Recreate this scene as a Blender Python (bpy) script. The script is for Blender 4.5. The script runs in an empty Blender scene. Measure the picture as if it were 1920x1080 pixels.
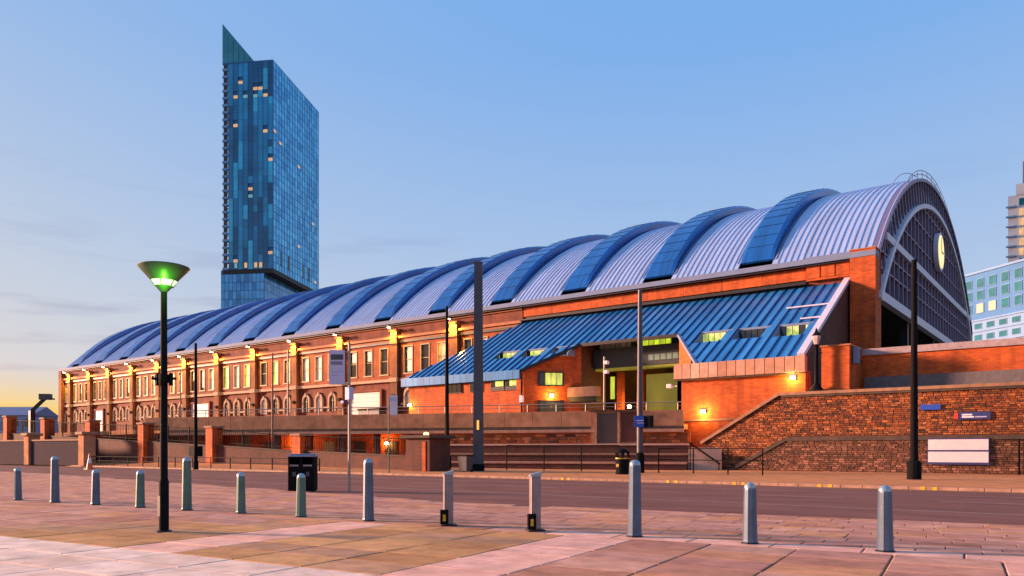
import bpy, math, random
from mathutils import Vector
random.seed(7)
R_ = math.radians
S = bpy.context.scene
COL = S.collection

# ------------------------------------------------------------------ camera
CAMX, CAMY, CAMZ = 16.2, -75.8, 1.65
YAW = math.atan2(.608, .794)
cd = bpy.data.cameras.new('camera'); cam = bpy.data.objects.new('camera', cd); COL.objects.link(cam)
cam.location = (CAMX, CAMY, CAMZ); cam.rotation_euler = (R_(90), 0, YAW)
cd.sensor_width = 36; cd.lens = 36*1446/1920; cd.shift_y = 305/1920
cd.clip_end = 6000; cd.clip_start = .1
S.camera = cam

# ------------------------------------------------------------------ world, sun, exposure
SUN_AZ = R_(204); SUN_EL = R_(11.0)
w = bpy.data.worlds.new('World'); S.world = w; w.use_nodes = True
nt = w.node_tree; nt.nodes.clear()
def N(t, **k):
    n = nt.nodes.new(t)
    for a, b in k.items(): setattr(n, a, b)
    return n
LK = lambda a, b: nt.links.new(a, b)
out = N('ShaderNodeOutputWorld'); bg = N('ShaderNodeBackground'); sky = N('ShaderNodeTexSky')
sky.sky_type = 'NISHITA'; sky.sun_disc = False
sky.sun_elevation = SUN_EL; sky.sun_rotation = math.pi/2 - SUN_AZ
sky.altitude = 50; sky.air_density = 1.3; sky.dust_density = .6; sky.ozone_density = 3.2
# a few thin evening clouds, low over the horizon
tc = N('ShaderNodeTexCoord'); mp = N('ShaderNodeMapping'); mp.inputs['Scale'].default_value = (3.2, 3.2, 26)
mp.inputs['Location'].default_value = (1.7, .3, .4)
noi = N('ShaderNodeTexNoise'); noi.inputs['Scale'].default_value = 1.6; noi.inputs['Detail'].default_value = 5
rmp = N('ShaderNodeValToRGB'); rmp.color_ramp.elements[0].position = .52; rmp.color_ramp.elements[1].position = .70
sep = N('ShaderNodeSeparateXYZ')
msk = N('ShaderNodeMapRange'); msk.inputs[1].default_value = .34; msk.inputs[2].default_value = .16
mul = N('ShaderNodeMath', operation='MULTIPLY'); mul2 = N('ShaderNodeMath', operation='MULTIPLY'); mul2.inputs[1].default_value = .62
mix = N('ShaderNodeMix', data_type='RGBA', blend_type='MULTIPLY'); mix.inputs[7].default_value = (.70, .66, .78, 1)
LK(tc.outputs['Generated'], mp.inputs[0]); LK(mp.outputs[0], noi.inputs[0]); LK(noi.outputs[0], rmp.inputs[0])
LK(tc.outputs['Generated'], sep.inputs[0]); LK(sep.outputs[2], msk.inputs[0])
LK(rmp.outputs[0], mul.inputs[0]); LK(msk.outputs[0], mul.inputs[1]); LK(mul.outputs[0], mul2.inputs[0])
# evening grade of the whole sky: the same curve per channel in every direction
def MT(op, a, b=None):
    n = N('ShaderNodeMath', operation=op)
    for i, q in enumerate((a, b)):
        if q is None: continue
        if isinstance(q, (int, float)): n.inputs[i].default_value = q
        else: LK(q, n.inputs[i])
    return n.outputs[0]
spc = N('ShaderNodeSeparateColor'); cmb = N('ShaderNodeCombineColor'); LK(sky.outputs[0], spc.inputs[0])
r_, g_, b_ = (MT('MULTIPLY', spc.outputs[i], .15) for i in range(3))
rr_ = MT('MINIMUM', r_, 1.2); r2_ = MT('MULTIPLY', rr_, rr_)
ro = MT('MULTIPLY', MT('POWER', rr_, .68), 1.0)
go = MT('SUBTRACT', MT('ADD', MT('MULTIPLY', rr_, .85), .355), MT('MULTIPLY', r2_, .56))
qq = MT('MAXIMUM', MT('SUBTRACT', MT('DIVIDE', r_, MT('MAXIMUM', b_, .01)), 1.0), 0.0); qq = MT('MINIMUM', qq, 1.3)
bo = MT('MAXIMUM', MT('SUBTRACT', MT('SUBTRACT', .86, MT('MULTIPLY', rr_, .30)), MT('MULTIPLY', qq, .50)), .10)
ro = MT('ADD', ro, MT('MULTIPLY', qq, .2))
hz = MT('MAXIMUM', MT('SUBTRACT', 1.0, MT('DIVIDE', sep.outputs[2], .45)), 0.0)      # paler air towards the horizon, all round
cl = MT('MAXIMUM', MT('SUBTRACT', 1.0, rr_), 0.0); hz = MT('MULTIPLY', hz, MT('MULTIPLY', cl, cl))
ro = MT('ADD', ro, MT('MULTIPLY', hz, .26)); go = MT('ADD', go, MT('MULTIPLY', hz, .18))
LK(ro, cmb.inputs[0]); LK(go, cmb.inputs[1]); LK(bo, cmb.inputs[2])
LK(mul2.outputs[0], mix.inputs[0]); LK(cmb.outputs[0], mix.inputs[6])
LK(mix.outputs[2], bg.inputs[0]); LK(bg.outputs[0], out.inputs[0])
bg.inputs[1].default_value = .40
sd = bpy.data.lights.new('sun', 'SUN'); so = bpy.data.objects.new('sun', sd); COL.objects.link(so)
sd.energy = 5.0; sd.angle = R_(7); sd.color = (1, .56, .36)
so.rotation_euler = Vector((-math.cos(SUN_EL)*math.cos(SUN_AZ), -math.cos(SUN_EL)*math.sin(SUN_AZ), -math.sin(SUN_EL))).to_track_quat('-Z', 'Y').to_euler()
so.location = (-60, -90, 60)
vs = S.view_settings; vs.view_transform = 'Standard'; vs.look = 'None'; vs.gamma = 1; vs.exposure = 1.32
S.render.engine = 'CYCLES'

# ------------------------------------------------------------------ helpers
FX, FY, RX, RY = -.608, .794, .794, .608
def sv(X, Y):                       # survey frame (X to the right, Y ahead of the viewpoint) -> world
    return (CAMX + Y*FX + X*RX, CAMY + Y*FY + X*RY)
WPOS = {}
def wpos(o): return WPOS.get(o.name, Vector((0, 0, 0))) if o else Vector((0, 0, 0))
def tag(o, label=None, cat=None, group=None, kind=None):
    if label: o['label'] = label
    if cat: o['category'] = cat
    if group: o['group'] = group
    if kind: o['kind'] = kind
    return o
def thing(name, loc, label, cat, group=None):
    o = bpy.data.objects.new(name, None); COL.objects.link(o); o.location = loc
    o.empty_display_size = .2
    WPOS[o.name] = Vector(loc)
    return tag(o, label, cat, group)
class MB:
    def __init__(s): s.v = []; s.f = []; s.m = []; s.mi = 0
    def add(s, vs, fs):
        n = len(s.v); s.v += [tuple(p) for p in vs]
        for f in fs: s.f.append([n+i for i in f]); s.m.append(s.mi)
        return s
    def hexa(s, p): return s.add(p, [(0,3,2,1),(4,5,6,7),(0,1,5,4),(1,2,6,5),(2,3,7,6),(3,0,4,7)])
    def box(s, x0, x1, y0, y1, z0, z1):
        x0, x1 = min(x0,x1), max(x0,x1); y0, y1 = min(y0,y1), max(y0,y1); z0, z1 = min(z0,z1), max(z0,z1)
        return s.hexa([(x0,y0,z0),(x1,y0,z0),(x1,y1,z0),(x0,y1,z0),(x0,y0,z1),(x1,y0,z1),(x1,y1,z1),(x0,y1,z1)])
    def prism(s, poly, fn, a0, a1):  # poly in 2D, fn(p, a) -> 3D
        n = len(poly)
        return s.add([fn(p, a0) for p in poly] + [fn(p, a1) for p in poly],
            [tuple(range(n))[::-1], tuple(range(n, 2*n))] + [(i, (i+1) % n, n+(i+1) % n, n+i) for i in range(n)])
    def lathe(s, prof, c=(0,0,0), n=16, rot=0):
        k = len(prof); vs = []; fs = []
        for r, z in prof:
            for i in range(n):
                a = rot + 2*math.pi*i/n; vs.append((c[0]+r*math.cos(a), c[1]+r*math.sin(a), c[2]+z))
        for j in range(k-1):
            for i in range(n): fs.append((j*n+i, j*n+(i+1) % n, (j+1)*n+(i+1) % n, (j+1)*n+i))
        fs.append(tuple(range(n))[::-1]); fs.append(tuple((k-1)*n+i for i in range(n)))
        return s.add(vs, fs)
    def tube(s, p0, p1, r, n=8, r1=None):
        p0, p1 = Vector(p0), Vector(p1); d = (p1-p0).normalized()
        a = d.orthogonal().normalized(); b = d.cross(a); r1 = r if r1 is None else r1
        vs = [p0+(a*math.cos(t)+b*math.sin(t))*r for t in [2*math.pi*i/n for i in range(n)]]
        vs += [p1+(a*math.cos(t)+b*math.sin(t))*r1 for t in [2*math.pi*i/n for i in range(n)]]
        return s.add(vs, [tuple(range(n))[::-1], tuple(range(n, 2*n))] + [(i, (i+1) % n, n+(i+1) % n, n+i) for i in range(n)])
    def bar(s, p0, p1, wx, wz):      # rectangular bar, wx across (horizontal), wz in the other direction
        p0, p1 = Vector(p0), Vector(p1); d = (p1-p0).normalized()
        up = Vector((0,0,1)) if abs(d.z) < .95 else Vector((0,1,0))
        a = d.cross(up).normalized()*wx/2; b = a.cross(d).normalized()*wz/2
        return s.hexa([p0-a-b, p0+a-b, p0+a+b, p0-a+b, p1-a-b, p1+a-b, p1+a+b, p1-a+b])
    def build(s, name, mats, parent=None, smooth=False, bevel=0):
        me = bpy.data.meshes.new(name); off = wpos(parent)
        me.from_pydata([(x-off.x, y-off.y, z-off.z) for x, y, z in s.v], [], s.f)
        if not isinstance(mats, (list, tuple)): mats = [mats]
        for m in mats: me.materials.append(m)
        if len(mats) > 1: me.polygons.foreach_set('material_index', s.m)
        me.update()
        import bmesh as _b
        bm = _b.new(); bm.from_mesh(me); _b.ops.recalc_face_normals(bm, faces=bm.faces)
        bm.to_mesh(me); bm.free()
        if smooth:
            me.shade_smooth()
            me.set_sharp_from_angle(angle=R_(40))
        o = bpy.data.objects.new(name, me); COL.objects.link(o); o.parent = parent
        WPOS[o.name] = Vector(off)
        if bevel:
            b = o.modifiers.new('bevel', 'BEVEL'); b.width = bevel; b.segments = 2; b.limit_method = 'ANGLE'
        return o
def copy_tree(o, parent=None):
    c = o.copy(); COL.objects.link(c); c.parent = parent
    for ch in list(o.children): copy_tree(ch, c)
    return c
def light(name, loc, energy, color, parent=None, radius=.12, spot=None, aim=None):
    l = bpy.data.lights.new(name, 'SPOT' if spot else 'POINT'); l.energy = energy; l.color = color; l.shadow_soft_size = radius
    o = bpy.data.objects.new(name, l); COL.objects.link(o); o.parent = parent; o.location = Vector(loc)-wpos(parent)
    if spot:
        l.spot_size = spot; l.spot_blend = .6
        o.rotation_euler = (Vector(aim)-Vector(loc)).to_track_quat('-Z', 'Y').to_euler()
    return o
ORD = ['first','second','third','fourth','fifth','sixth','seventh','eighth','ninth','tenth','eleventh','twelfth','thirteenth','fourteenth','fifteenth']

# ------------------------------------------------------------------ materials
def mat(name, col, rough=.7, metal=0, var=.15, scale=3, bump=0, bscale=30, objrand=None, island=None, spec=.5, stretch=None, dirt=0, spots=0):
    m = bpy.data.materials.new(name); m.use_nodes = True; t = m.node_tree; n = t.nodes; L = t.links
    p = n['Principled BSDF']; p.inputs['Roughness'].default_value = rough; p.inputs['Metallic'].default_value = metal
    p.inputs['Specular IOR Level'].default_value = spec
    tc = n.new('ShaderNodeTexCoord'); src = tc.outputs['Object']
    ge = n.new('ShaderNodeNewGeometry'); src = ge.outputs['Position']
    if stretch:
        mp = n.new('ShaderNodeMapping'); mp.inputs['Scale'].default_value = stretch; L.new(src, mp.inputs[0]); src = mp.outputs[0]
    nz = n.new('ShaderNodeTexNoise'); nz.inputs['Scale'].default_value = scale; nz.inputs['Detail'].default_value = 6; L.new(src, nz.inputs[0])
    if objrand or island:
        ramp = n.new('ShaderNodeValToRGB'); ramp.color_ramp.interpolation = 'CONSTANT' if (objrand or island)[0] == 'C' else 'LINEAR'
        cols = [c for c in (objrand or island) if not isinstance(c, str)]; els = ramp.color_ramp.elements
        while len(els) < len(cols): els.new(.5)
        for i, c in enumerate(cols):
            els[i].position = i/len(cols) if ramp.color_ramp.interpolation == 'CONSTANT' else i/(len(cols)-1); els[i].color = (*c, 1)
        if objrand: oi = n.new('ShaderNodeObjectInfo'); L.new(oi.outputs['Random'], ramp.inputs[0])
        else: L.new(ge.outputs['Random Per Island'], ramp.inputs[0])
        base = ramp.outputs[0]
    else:
        rgb = n.new('ShaderNodeRGB'); rgb.outputs[0].default_value = (*col, 1); base = rgb.outputs[0]
    mr = n.new('ShaderNodeMapRange'); mr.inputs[1].default_value = .3; mr.inputs[2].default_value = .7
    mr.inputs[3].default_value = 1-var; mr.inputs[4].default_value = 1+var; L.new(nz.outputs[0], mr.inputs[0])
    vm = n.new('ShaderNodeVectorMath'); vm.operation = 'SCALE'; L.new(base, vm.inputs[0]); L.new(mr.outputs[0], vm.inputs[3])
    last = vm.outputs[0]
    if dirt:
        n2 = n.new('ShaderNodeTexNoise'); n2.inputs['Scale'].default_value = scale*.23; n2.inputs['Detail'].default_value = 8; n2.inputs['Roughness'].default_value = .7
        L.new(src, n2.inputs[0]); r2 = n.new('ShaderNodeValToRGB'); r2.color_ramp.elements[0].position = .5; r2.color_ramp.elements[1].position = .72
        L.new(n2.outputs[0], r2.inputs[0]); mx = n.new('ShaderNodeMix'); mx.data_type = 'RGBA'; mx.blend_type = 'MULTIPLY'
        mm = n.new('ShaderNodeMath'); mm.operation = 'MULTIPLY'; mm.inputs[1].default_value = dirt; L.new(r2.outputs[0], mm.inputs[0])
        L.new(mm.outputs[0], mx.inputs[0]); L.new(last, mx.inputs[6]); mx.inputs[7].default_value = (.35, .32, .3, 1); last = mx.outputs[2]
    if spots:
        vo = n.new('ShaderNodeTexVoronoi'); vo.inputs['Scale'].default_value = 2.7; vo.inputs['Randomness'].default_value = 1; L.new(src, vo.inputs[0])
        r3 = n.new('ShaderNodeValToRGB'); r3.color_ramp.elements[0].position = .045; r3.color_ramp.elements[1].position = .075
        r3.color_ramp.elements[0].color = (.42,.40,.39,1); r3.color_ramp.elements[1].color = (1,1,1,1); L.new(vo.outputs['Distance'], r3.inputs[0])
        mx3 = n.new('ShaderNodeMix'); mx3.data_type = 'RGBA'; mx3.blend_type = 'MULTIPLY'; mx3.inputs[0].default_value = .8
        L.new(last, mx3.inputs[6]); L.new(r3.outputs[0], mx3.inputs[7]); last = mx3.outputs[2]
    L.new(last, p.inputs['Base Color'])
    if bump:
        nb = n.new('ShaderNodeTexNoise'); nb.inputs['Scale'].default_value = bscale; nb.inputs['Detail'].default_value = 4; L.new(src, nb.inputs[0])
        b = n.new('ShaderNodeBump'); b.inputs['Strength'].default_value = bump; b.inputs['Distance'].default_value = .02
        L.new(nb.outputs[0], b.inputs['Height']); L.new(b.outputs[0], p.inputs['Normal'])
    return m
def brick(name, c1, c2, mortar, scale=1.0, bw=.45, bh=.15, bump=.5, wear=.35):
    m = bpy.data.materials.new(name); m.use_nodes = True; t = m.node_tree; n = t.nodes; L = t.links
    p = n['Principled BSDF']; p.inputs['Roughness'].default_value = .85
    ge = n.new('ShaderNodeNewGeometry'); sp = n.new('ShaderNodeSeparateXYZ'); L.new(ge.outputs['Position'], sp.inputs[0])
    ad = n.new('ShaderNodeMath'); L.new(sp.outputs[0], ad.inputs[0]); L.new(sp.outputs[1], ad.inputs[1])
    cb = n.new('ShaderNodeCombineXYZ'); L.new(ad.outputs[0], cb.inputs[0]); L.new(sp.outputs[2], cb.inputs[1])
    bt = n.new('ShaderNodeTexBrick'); L.new(cb.outputs[0], bt.inputs[0])
    bt.inputs['Color1'].default_value = (*c1, 1); bt.inputs['Color2'].default_value = (*c2, 1); bt.inputs['Mortar'].default_value = (*mortar, 1)
    bt.inputs['Scale'].default_value = scale; bt.inputs['Brick Width'].default_value = bw; bt.inputs['Row Height'].default_value = bh
    bt.inputs['Mortar Size'].default_value = .014; bt.inputs['Mortar Smooth'].default_value = .3; bt.inputs['Bias'].default_value = -.1
    nz = n.new('ShaderNodeTexNoise'); nz.inputs['Scale'].default_value = .55; nz.inputs['Detail'].default_value = 8; nz.inputs['Roughness'].default_value = .65
    L.new(ge.outputs['Position'], nz.inputs[0])
    mr = n.new('ShaderNodeMapRange'); mr.inputs[1].default_value = .3; mr.inputs[2].default_value = .7; mr.inputs[3].default_value = 1-wear; mr.inputs[4].default_value = 1+wear*.6
    L.new(nz.outputs[0], mr.inputs[0])
    vm = n.new('ShaderNodeVectorMath'); vm.operation = 'SCALE'; L.new(bt.outputs[0], vm.inputs[0]); L.new(mr.outputs[0], vm.inputs[3])
    ms = n.new('ShaderNodeMapping'); ms.inputs['Scale'].default_value = (1.3, 1.3, .14); L.new(ge.outputs['Position'], ms.inputs[0])
    ns = n.new('ShaderNodeTexNoise'); ns.inputs['Scale'].default_value = 1.1; ns.inputs['Detail'].default_value = 6; L.new(ms.outputs[0], ns.inputs[0])
    rs = n.new('ShaderNodeMapRange'); rs.inputs[1].default_value = .48; rs.inputs[2].default_value = .72; rs.inputs[3].default_value = 0; rs.inputs[4].default_value = .6; L.new(ns.outputs[0], rs.inputs[0])
    mq = n.new('ShaderNodeMix'); mq.data_type = 'RGBA'; mq.blend_type = 'MULTIPLY'; L.new(rs.outputs[0], mq.inputs[0]); L.new(vm.outputs[0], mq.inputs[6]); mq.inputs[7].default_value = (.45,.38,.36,1)
    L.new(mq.outputs[2], p.inputs['Base Color'])
    b = n.new('ShaderNodeBump'); b.inputs['Strength'].default_value = bump; b.inputs['Distance'].default_value = .012; b.invert = True
    L.new(bt.outputs['Fac'], b.inputs['Height']); L.new(b.outputs[0], p.inputs['Normal'])
    return m
def emit(name, col, strength, base=(.3,.3,.3), var=.5, scale=1.2):
    m = bpy.data.materials.new(name); m.use_nodes = True; t = m.node_tree; n = t.nodes; L = t.links
    p = n['Principled BSDF']; p.inputs['Base Color'].default_value = (*base, 1); p.inputs['Roughness'].default_value = .2
    p.inputs['Emission Color'].default_value = (*col, 1); p.inputs['Emission Strength'].default_value = strength
    if var:
        ge = n.new('ShaderNodeNewGeometry'); mp = n.new('ShaderNodeMapping'); mp.inputs['Scale'].default_value = (2.2, 2.2, .5); L.new(ge.outputs['Position'], mp.inputs[0])
        nz = n.new('ShaderNodeTexNoise'); nz.inputs['Scale'].default_value = scale; nz.inputs['Detail'].default_value = 3; L.new(mp.outputs[0], nz.inputs[0])
        mr = n.new('ShaderNodeMapRange'); mr.inputs[1].default_value = .3; mr.inputs[2].default_value = .7
        mr.inputs[3].default_value = strength*(1-var); mr.inputs[4].default_value = strength*(1+var); L.new(nz.outputs[0], mr.inputs[0]); L.new(mr.outputs[0], p.inputs['Emission Strength'])
    return m
M = {}
M['hall_brick'] = brick('hall_brick', (.23,.042,.018), (.16,.029,.015), (.19,.075,.045), wear=.45)
M['pil_brick'] = brick('pilaster_brick', (.26,.075,.018), (.19,.052,.015), (.2,.10,.04), wear=.4)
M['orange_brick'] = brick('orange_brick', (.66,.110,.010), (.46,.060,.007), (.34,.10,.03), wear=.38)
M['facade_brick'] = brick('facade_brick', (.40,.075,.014), (.29,.05,.011), (.3,.1,.04), wear=.35)
M['dark_brick'] = brick('dark_brick', (.13,.030,.020), (.09,.021,.016), (.12,.055,.04))
M['terracotta'] = mat('terracotta', (.38,.13,.05), .75, var=.2, scale=2)
M['sandstone'] = mat('sandstone', (.40,.28,.20), .85, var=.22, scale=2.5, bump=.3)
M['concrete'] = mat('concrete', (.47,.22,.12), .9, spec=.1, var=.22, scale=1.4, bump=.25, dirt=.5)
M['pink_concrete'] = mat('pink_concrete', (.47,.32,.26), .9, scale=2, bump=.2, objrand=['L',(.42,.20,.13),(.62,.37,.28)], var=.15, dirt=.3)
M['coping'] = mat('coping_stone', (.31,.16,.095), .85, var=.25, scale=2, bump=.3)
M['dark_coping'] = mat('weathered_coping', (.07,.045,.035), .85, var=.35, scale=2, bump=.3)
M['asphalt'] = mat('asphalt', (.205,.090,.070), .9, spec=.12, var=.22, scale=.8, bump=.5, bscale=60, stretch=(.35,1,1), dirt=.35)
M['pavement'] = mat('pavement', (.54,.22,.09), .9, spec=.1, var=.2, scale=1.2, bump=.2, dirt=.35)
M['kerb'] = mat('kerb_stone', (.36,.20,.14), .8, var=.25, scale=3, bump=.3)
M['joint'] = mat('paving_bed', (.16,.10,.08), .95, var=.3, scale=6)
SL = [(.38,.17,.105),(.56,.27,.18),(.45,.22,.16),(.60,.32,.22),(.42,.19,.14),(.58,.27,.12),(.50,.26,.20),(.36,.18,.13)]
M['slab'] = mat('paving_slab', (.5,.3,.2), .85, spec=.12, objrand=['L']+SL, var=.20, scale=2.6, bump=.3, bscale=45, dirt=.5, spots=1)
M['slab_far'] = mat('paving_setts', (.5,.3,.2), .85, spec=.12, island=['L']+SL, var=.20, scale=2.6, bump=.3, bscale=45, dirt=.5, spots=1)
M['band'] = mat('pale_pink_slab', (.62,.40,.34), .85, spec=.12, objrand=['L',(.74,.37,.27),(.80,.45,.34)], var=.20, scale=2.6, bump=.25, bscale=45, dirt=.5, spots=1)
M['pale'] = mat('pale_grey_slab', (.62,.50,.43), .85, spec=.12, objrand=['L',(.74,.52,.40),(.82,.61,.49)], var=.20, scale=2.6, bump=.25, bscale=45, dirt=.5, spots=1)
M['tan'] = mat('tan_slab', (.5,.3,.2), .85, spec=.12, objrand=['L',(.44,.21,.085),(.60,.31,.13),(.50,.27,.16),(.40,.21,.11)], var=.20, scale=2.6, bump=.3, bscale=45, dirt=.5, spots=1)
M['silver'] = mat('silver_roof_sheet', (.39,.48,.69), .42, .25, var=.16, scale=.8, stretch=(2.2,.12,.12), dirt=.25)
M['band_blue'] = mat('blue_roof_band', (.008,.08,.32), .24, .0, var=.30, scale=.8, spec=.8, stretch=(2.5,.2,.2))
M['roof_blue'] = mat('blue_roof_sheet', (.02,.16,.5), .33, .1, var=.28, scale=.8, stretch=(2.5,.3,.3), dirt=.3, objrand=['L',(.012,.14,.38),(.035,.22,.52),(.02,.17,.44)])
M['seam'] = mat('roof_seam', (.012,.05,.16), .7, 0, var=.1, spec=.15)
M['gutter'] = mat('grey_gutter', (.17,.22,.35), .7, 0, spec=.2, var=.08, scale=1)
M['darkmetal'] = mat('dark_metal', (.018,.015,.02), .5, .3, var=.2, scale=3)
M['blackpaint'] = mat('black_paint', (.006,.006,.008), .75, 0, var=.2, scale=5, spec=.08)
M['mast'] = mat('mast_paint', (.065,.06,.075), .5, .2, var=.15, scale=2)
M['purplesteel'] = mat('gable_steel', (.20,.15,.25), .5, .3, var=.1)
M['whitesteel'] = mat('white_steel', (.58,.55,.66), .5, 0, var=.08)
M['glass_dark'] = mat('dark_glass', (.008,.010,.016), .12, 0, var=.3, scale=.6, spec=.6)
M['glass_win'] = mat('window_glass', (.02,.024,.03), .08, 0, var=.4, scale=.5, spec=.7)
M['blind'] = mat('pale_blind', (.55,.55,.52), .6, 0, var=.25, scale=1.5)
M['shutter'] = mat('roller_shutter', (.40,.41,.42), .55, .1, var=.1, scale=2, stretch=(.2,.2,6))
M['frame'] = mat('window_frame', (.26,.20,.10), .6, 0, var=.15)
M['lit_y'] = emit('lit_window_amber', (1,.48,.08), .26)
M['lit_g'] = emit('lit_window_green', (.66,.78,.03), .32)
M['lit_o'] = emit('lit_olive_room', (.45,.40,.03), .09, base=(.2,.2,.03), var=.35, scale=.6)  # room light put into the emission of partition and soffit
M['lamp_w'] = emit('lamp_lens', (1,.80,.35), 22, var=0)
M['lamp_g'] = emit('street_lamp_glass', (.72,1,.45), .75, var=0)
M['lamp_grn'] = mat('lamp_saucer', (.05,.10,.055), .4, .2, var=.1)
M['bol_blue'] = mat('blue_grey_bollard', (.075,.115,.18), .42, .25, var=.15, scale=4, bump=.1, bscale=60, dirt=.4)
M['bol_green'] = mat('green_grey_bollard', (.07,.15,.135), .42, .25, var=.15, scale=4, bump=.1, bscale=60, dirt=.4)
M['bol_cap'] = mat('bollard_cap', (.30,.36,.42), .35, .5, var=.1)
M['steel'] = mat('brushed_steel', (.24,.20,.22), .45, .6, var=.12, scale=6)
M['white'] = mat('white_paint', (.78,.76,.78), .5, 0, var=.06)
M['pinkwhite'] = mat('notice_white', (.74,.62,.66), .5, 0, var=.06)
M['lav'] = mat('lavender_banner', (.52,.47,.66), .6, 0, var=.06)
M['navy'] = mat('navy_print', (.03,.04,.17), .5, 0, var=.05)
M['blue'] = mat('blue_sign', (.02,.07,.42), .4, 0, var=.05)
M['red'] = mat('red_sign', (.6,.05,.03), .4, 0, var=.05)
M['yellow'] = mat('yellow_paint', (.65,.36,.02), .6, 0, var=.25, scale=8)
M['gold'] = mat('gold_trim', (.55,.38,.10), .35, .8, var=.1)
M['roadwhite'] = mat('worn_white_line', (.42,.33,.31), .7, 0, var=.3, scale=5)
M['cone'] = mat('orange_plastic', (.75,.13,.03), .45, 0, var=.08)
M['pole_tan'] = mat('galvanised_pole', (.33,.27,.22), .5, .3, var=.12)
M['door'] = mat('brown_door', (.055,.033,.028), .55, 0, var=.15)
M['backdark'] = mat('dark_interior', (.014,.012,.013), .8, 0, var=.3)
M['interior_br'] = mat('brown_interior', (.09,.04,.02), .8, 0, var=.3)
M['stone'] = mat('wall_stone', (.3,.1,.05), .85, objrand=['L',(.04,.016,.010),(.32,.075,.014),(.12,.034,.012),(.48,.14,.03),(.07,.024,.013),(.26,.062,.015),(.42,.16,.07)], var=.3, scale=4, bump=.6, bscale=18, dirt=.75)
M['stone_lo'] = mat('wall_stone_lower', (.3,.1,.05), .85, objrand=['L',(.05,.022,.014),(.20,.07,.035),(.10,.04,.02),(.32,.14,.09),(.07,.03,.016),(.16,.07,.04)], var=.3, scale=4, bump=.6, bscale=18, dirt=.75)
M['stone_far'] = mat('wall_stone_joined', (.3,.1,.05), .85, island=['L',(.04,.016,.010),(.32,.075,.014),(.12,.034,.012),(.48,.14,.03),(.07,.024,.013),(.26,.062,.015),(.42,.16,.07)], var=.3, scale=4, bump=.6, bscale=18, dirt=.75)
M['stone_lo_far'] = mat('wall_stone_lower_joined', (.3,.1,.05), .85, island=['L',(.05,.022,.014),(.20,.07,.035),(.10,.04,.02),(.32,.14,.09),(.07,.03,.016),(.16,.07,.04)], var=.3, scale=4, bump=.6, bscale=18, dirt=.75)
M['ground'] = mat('ground', (.14,.11,.09), .95, var=.3, scale=.05)
for k_, c_ in (('a',(.005,.085,.18)),('b',(.010,.16,.31)),('c',(.016,.25,.44)),('d',(.04,.42,.62))):
    M['tw_'+k_] = mat('tower_glass_'+k_, c_, .08, .35, var=.25, scale=.15, spec=.9)
M['tw_glass'] = mat('tower_glass', (.03,.12,.26), .10, .35, objrand=['L',(.008,.11,.25),(.014,.20,.42),(.004,.055,.14),(.035,.30,.55),(.01,.15,.33),(.006,.08,.19)], var=.2, scale=.2, spec=.8)
M['tw_glass2'] = mat('tower_glass_side', (.06,.2,.42), .10, .35, island=['L',(.04,.42,.82),(.13,.66,.95),(.015,.28,.62),(.08,.54,.90)], var=.15, scale=.2, spec=.8)  # brighter copy of the tower glass, sky reflection put into its colour
M['tw_pod'] = mat('tower_glass_podium', (.05,.17,.36), .15, .3, island=['L',(.03,.22,.50),(.09,.36,.66),(.02,.15,.36)], var=.2, scale=.3, spec=.8)
M['tw_fin'] = mat('tower_fin', (.02,.11,.24), .4, .4, var=.1, scale=.4)
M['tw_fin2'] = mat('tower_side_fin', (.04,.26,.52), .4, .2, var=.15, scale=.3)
M['tw_teal'] = mat('tower_blade_glass', (.04,.24,.30), .2, .2, var=.2, scale=.2)
M['apt'] = mat('pale_blue_render', (.085,.21,.44), .9, 0, spec=.1, var=.08, scale=.2)
M['apt_w'] = mat('white_render', (.20,.33,.55), .9, 0, spec=.1, var=.08, scale=.2)
M['teal_glass'] = mat('teal_window', (.008,.13,.18), .5, 0, spec=.1, var=.3, scale=.5)
M['cream'] = mat('cream_render', (.62,.62,.64), .8, 0, var=.08, scale=.2)

# ------------------------------------------------------------------ ground, road, pavements
def sheet(name, pts, z, m, kind='structure'):
    mb = MB(); mb.add([(x, y, z) for x, y in pts], [tuple(range(len(pts)))])
    o = mb.build(name, m); tag(o, kind=kind); return o
sheet('ground', [(-3000,-1500),(1500,-1500),(1500,3000),(-3000,3000)], -.06, M['ground'])
road = sheet('road', [(-300,-60),(120,-66),(120,-39.5),(-300,-39.5)], 0, M['asphalt'])
def sstep(a, b, t):
    t = max(0, min(1, (t-a)/(b-a))); return t*t*(3-2*t)
def gz(x, y): return .12 + .5*sstep(-15, -62, x)*sstep(-39.5, -34.5, y)
mb = MB(); xs = [-300,-200,-150,-110]+[-90+4*i for i in range(34)]+[60,120]; ys = [-39.3+.7*i for i in range(9)]+[-30,-24,-17,-5,2]
vs_ = [(x, y, gz(x, y)) for y in ys for x in xs]; nx = len(xs)
mb.add(vs_, [(j*nx+i, j*nx+i+1, (j+1)*nx+i+1, (j+1)*nx+i) for j in range(len(ys)-1) for i in range(nx-1)])
pav = mb.build('pavement', M['pavement']); tag(pav, kind='structure')
# kerb stones one by one
kb = MB().box(-.45,.45,-.1,.12,-.05,.125).build('kerb_stone', M['kerb'], pav, bevel=.015); kb.location = (0,-39.42,0)
for i in range(-85, 60):
    c = kb if i == -85 else kb.copy()
    if i > -85: COL.objects.link(c)
    c.location = (i*.92, -39.42, random.uniform(-.004,.004))
for cx in (-1.5, 2.0, 6.0, 10.2, 14.5, -8, -17):
    for dx in (0, .45):
        mk = MB().box(cx+dx-.09, cx+dx+.09, -39.535, -39.5, .0, .128); mk.box(cx+dx-.09, cx+dx+.09, -39.53, -39.4, .127, .131)
        mk.build('kerb_mark', M['yellow'], pav)
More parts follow.
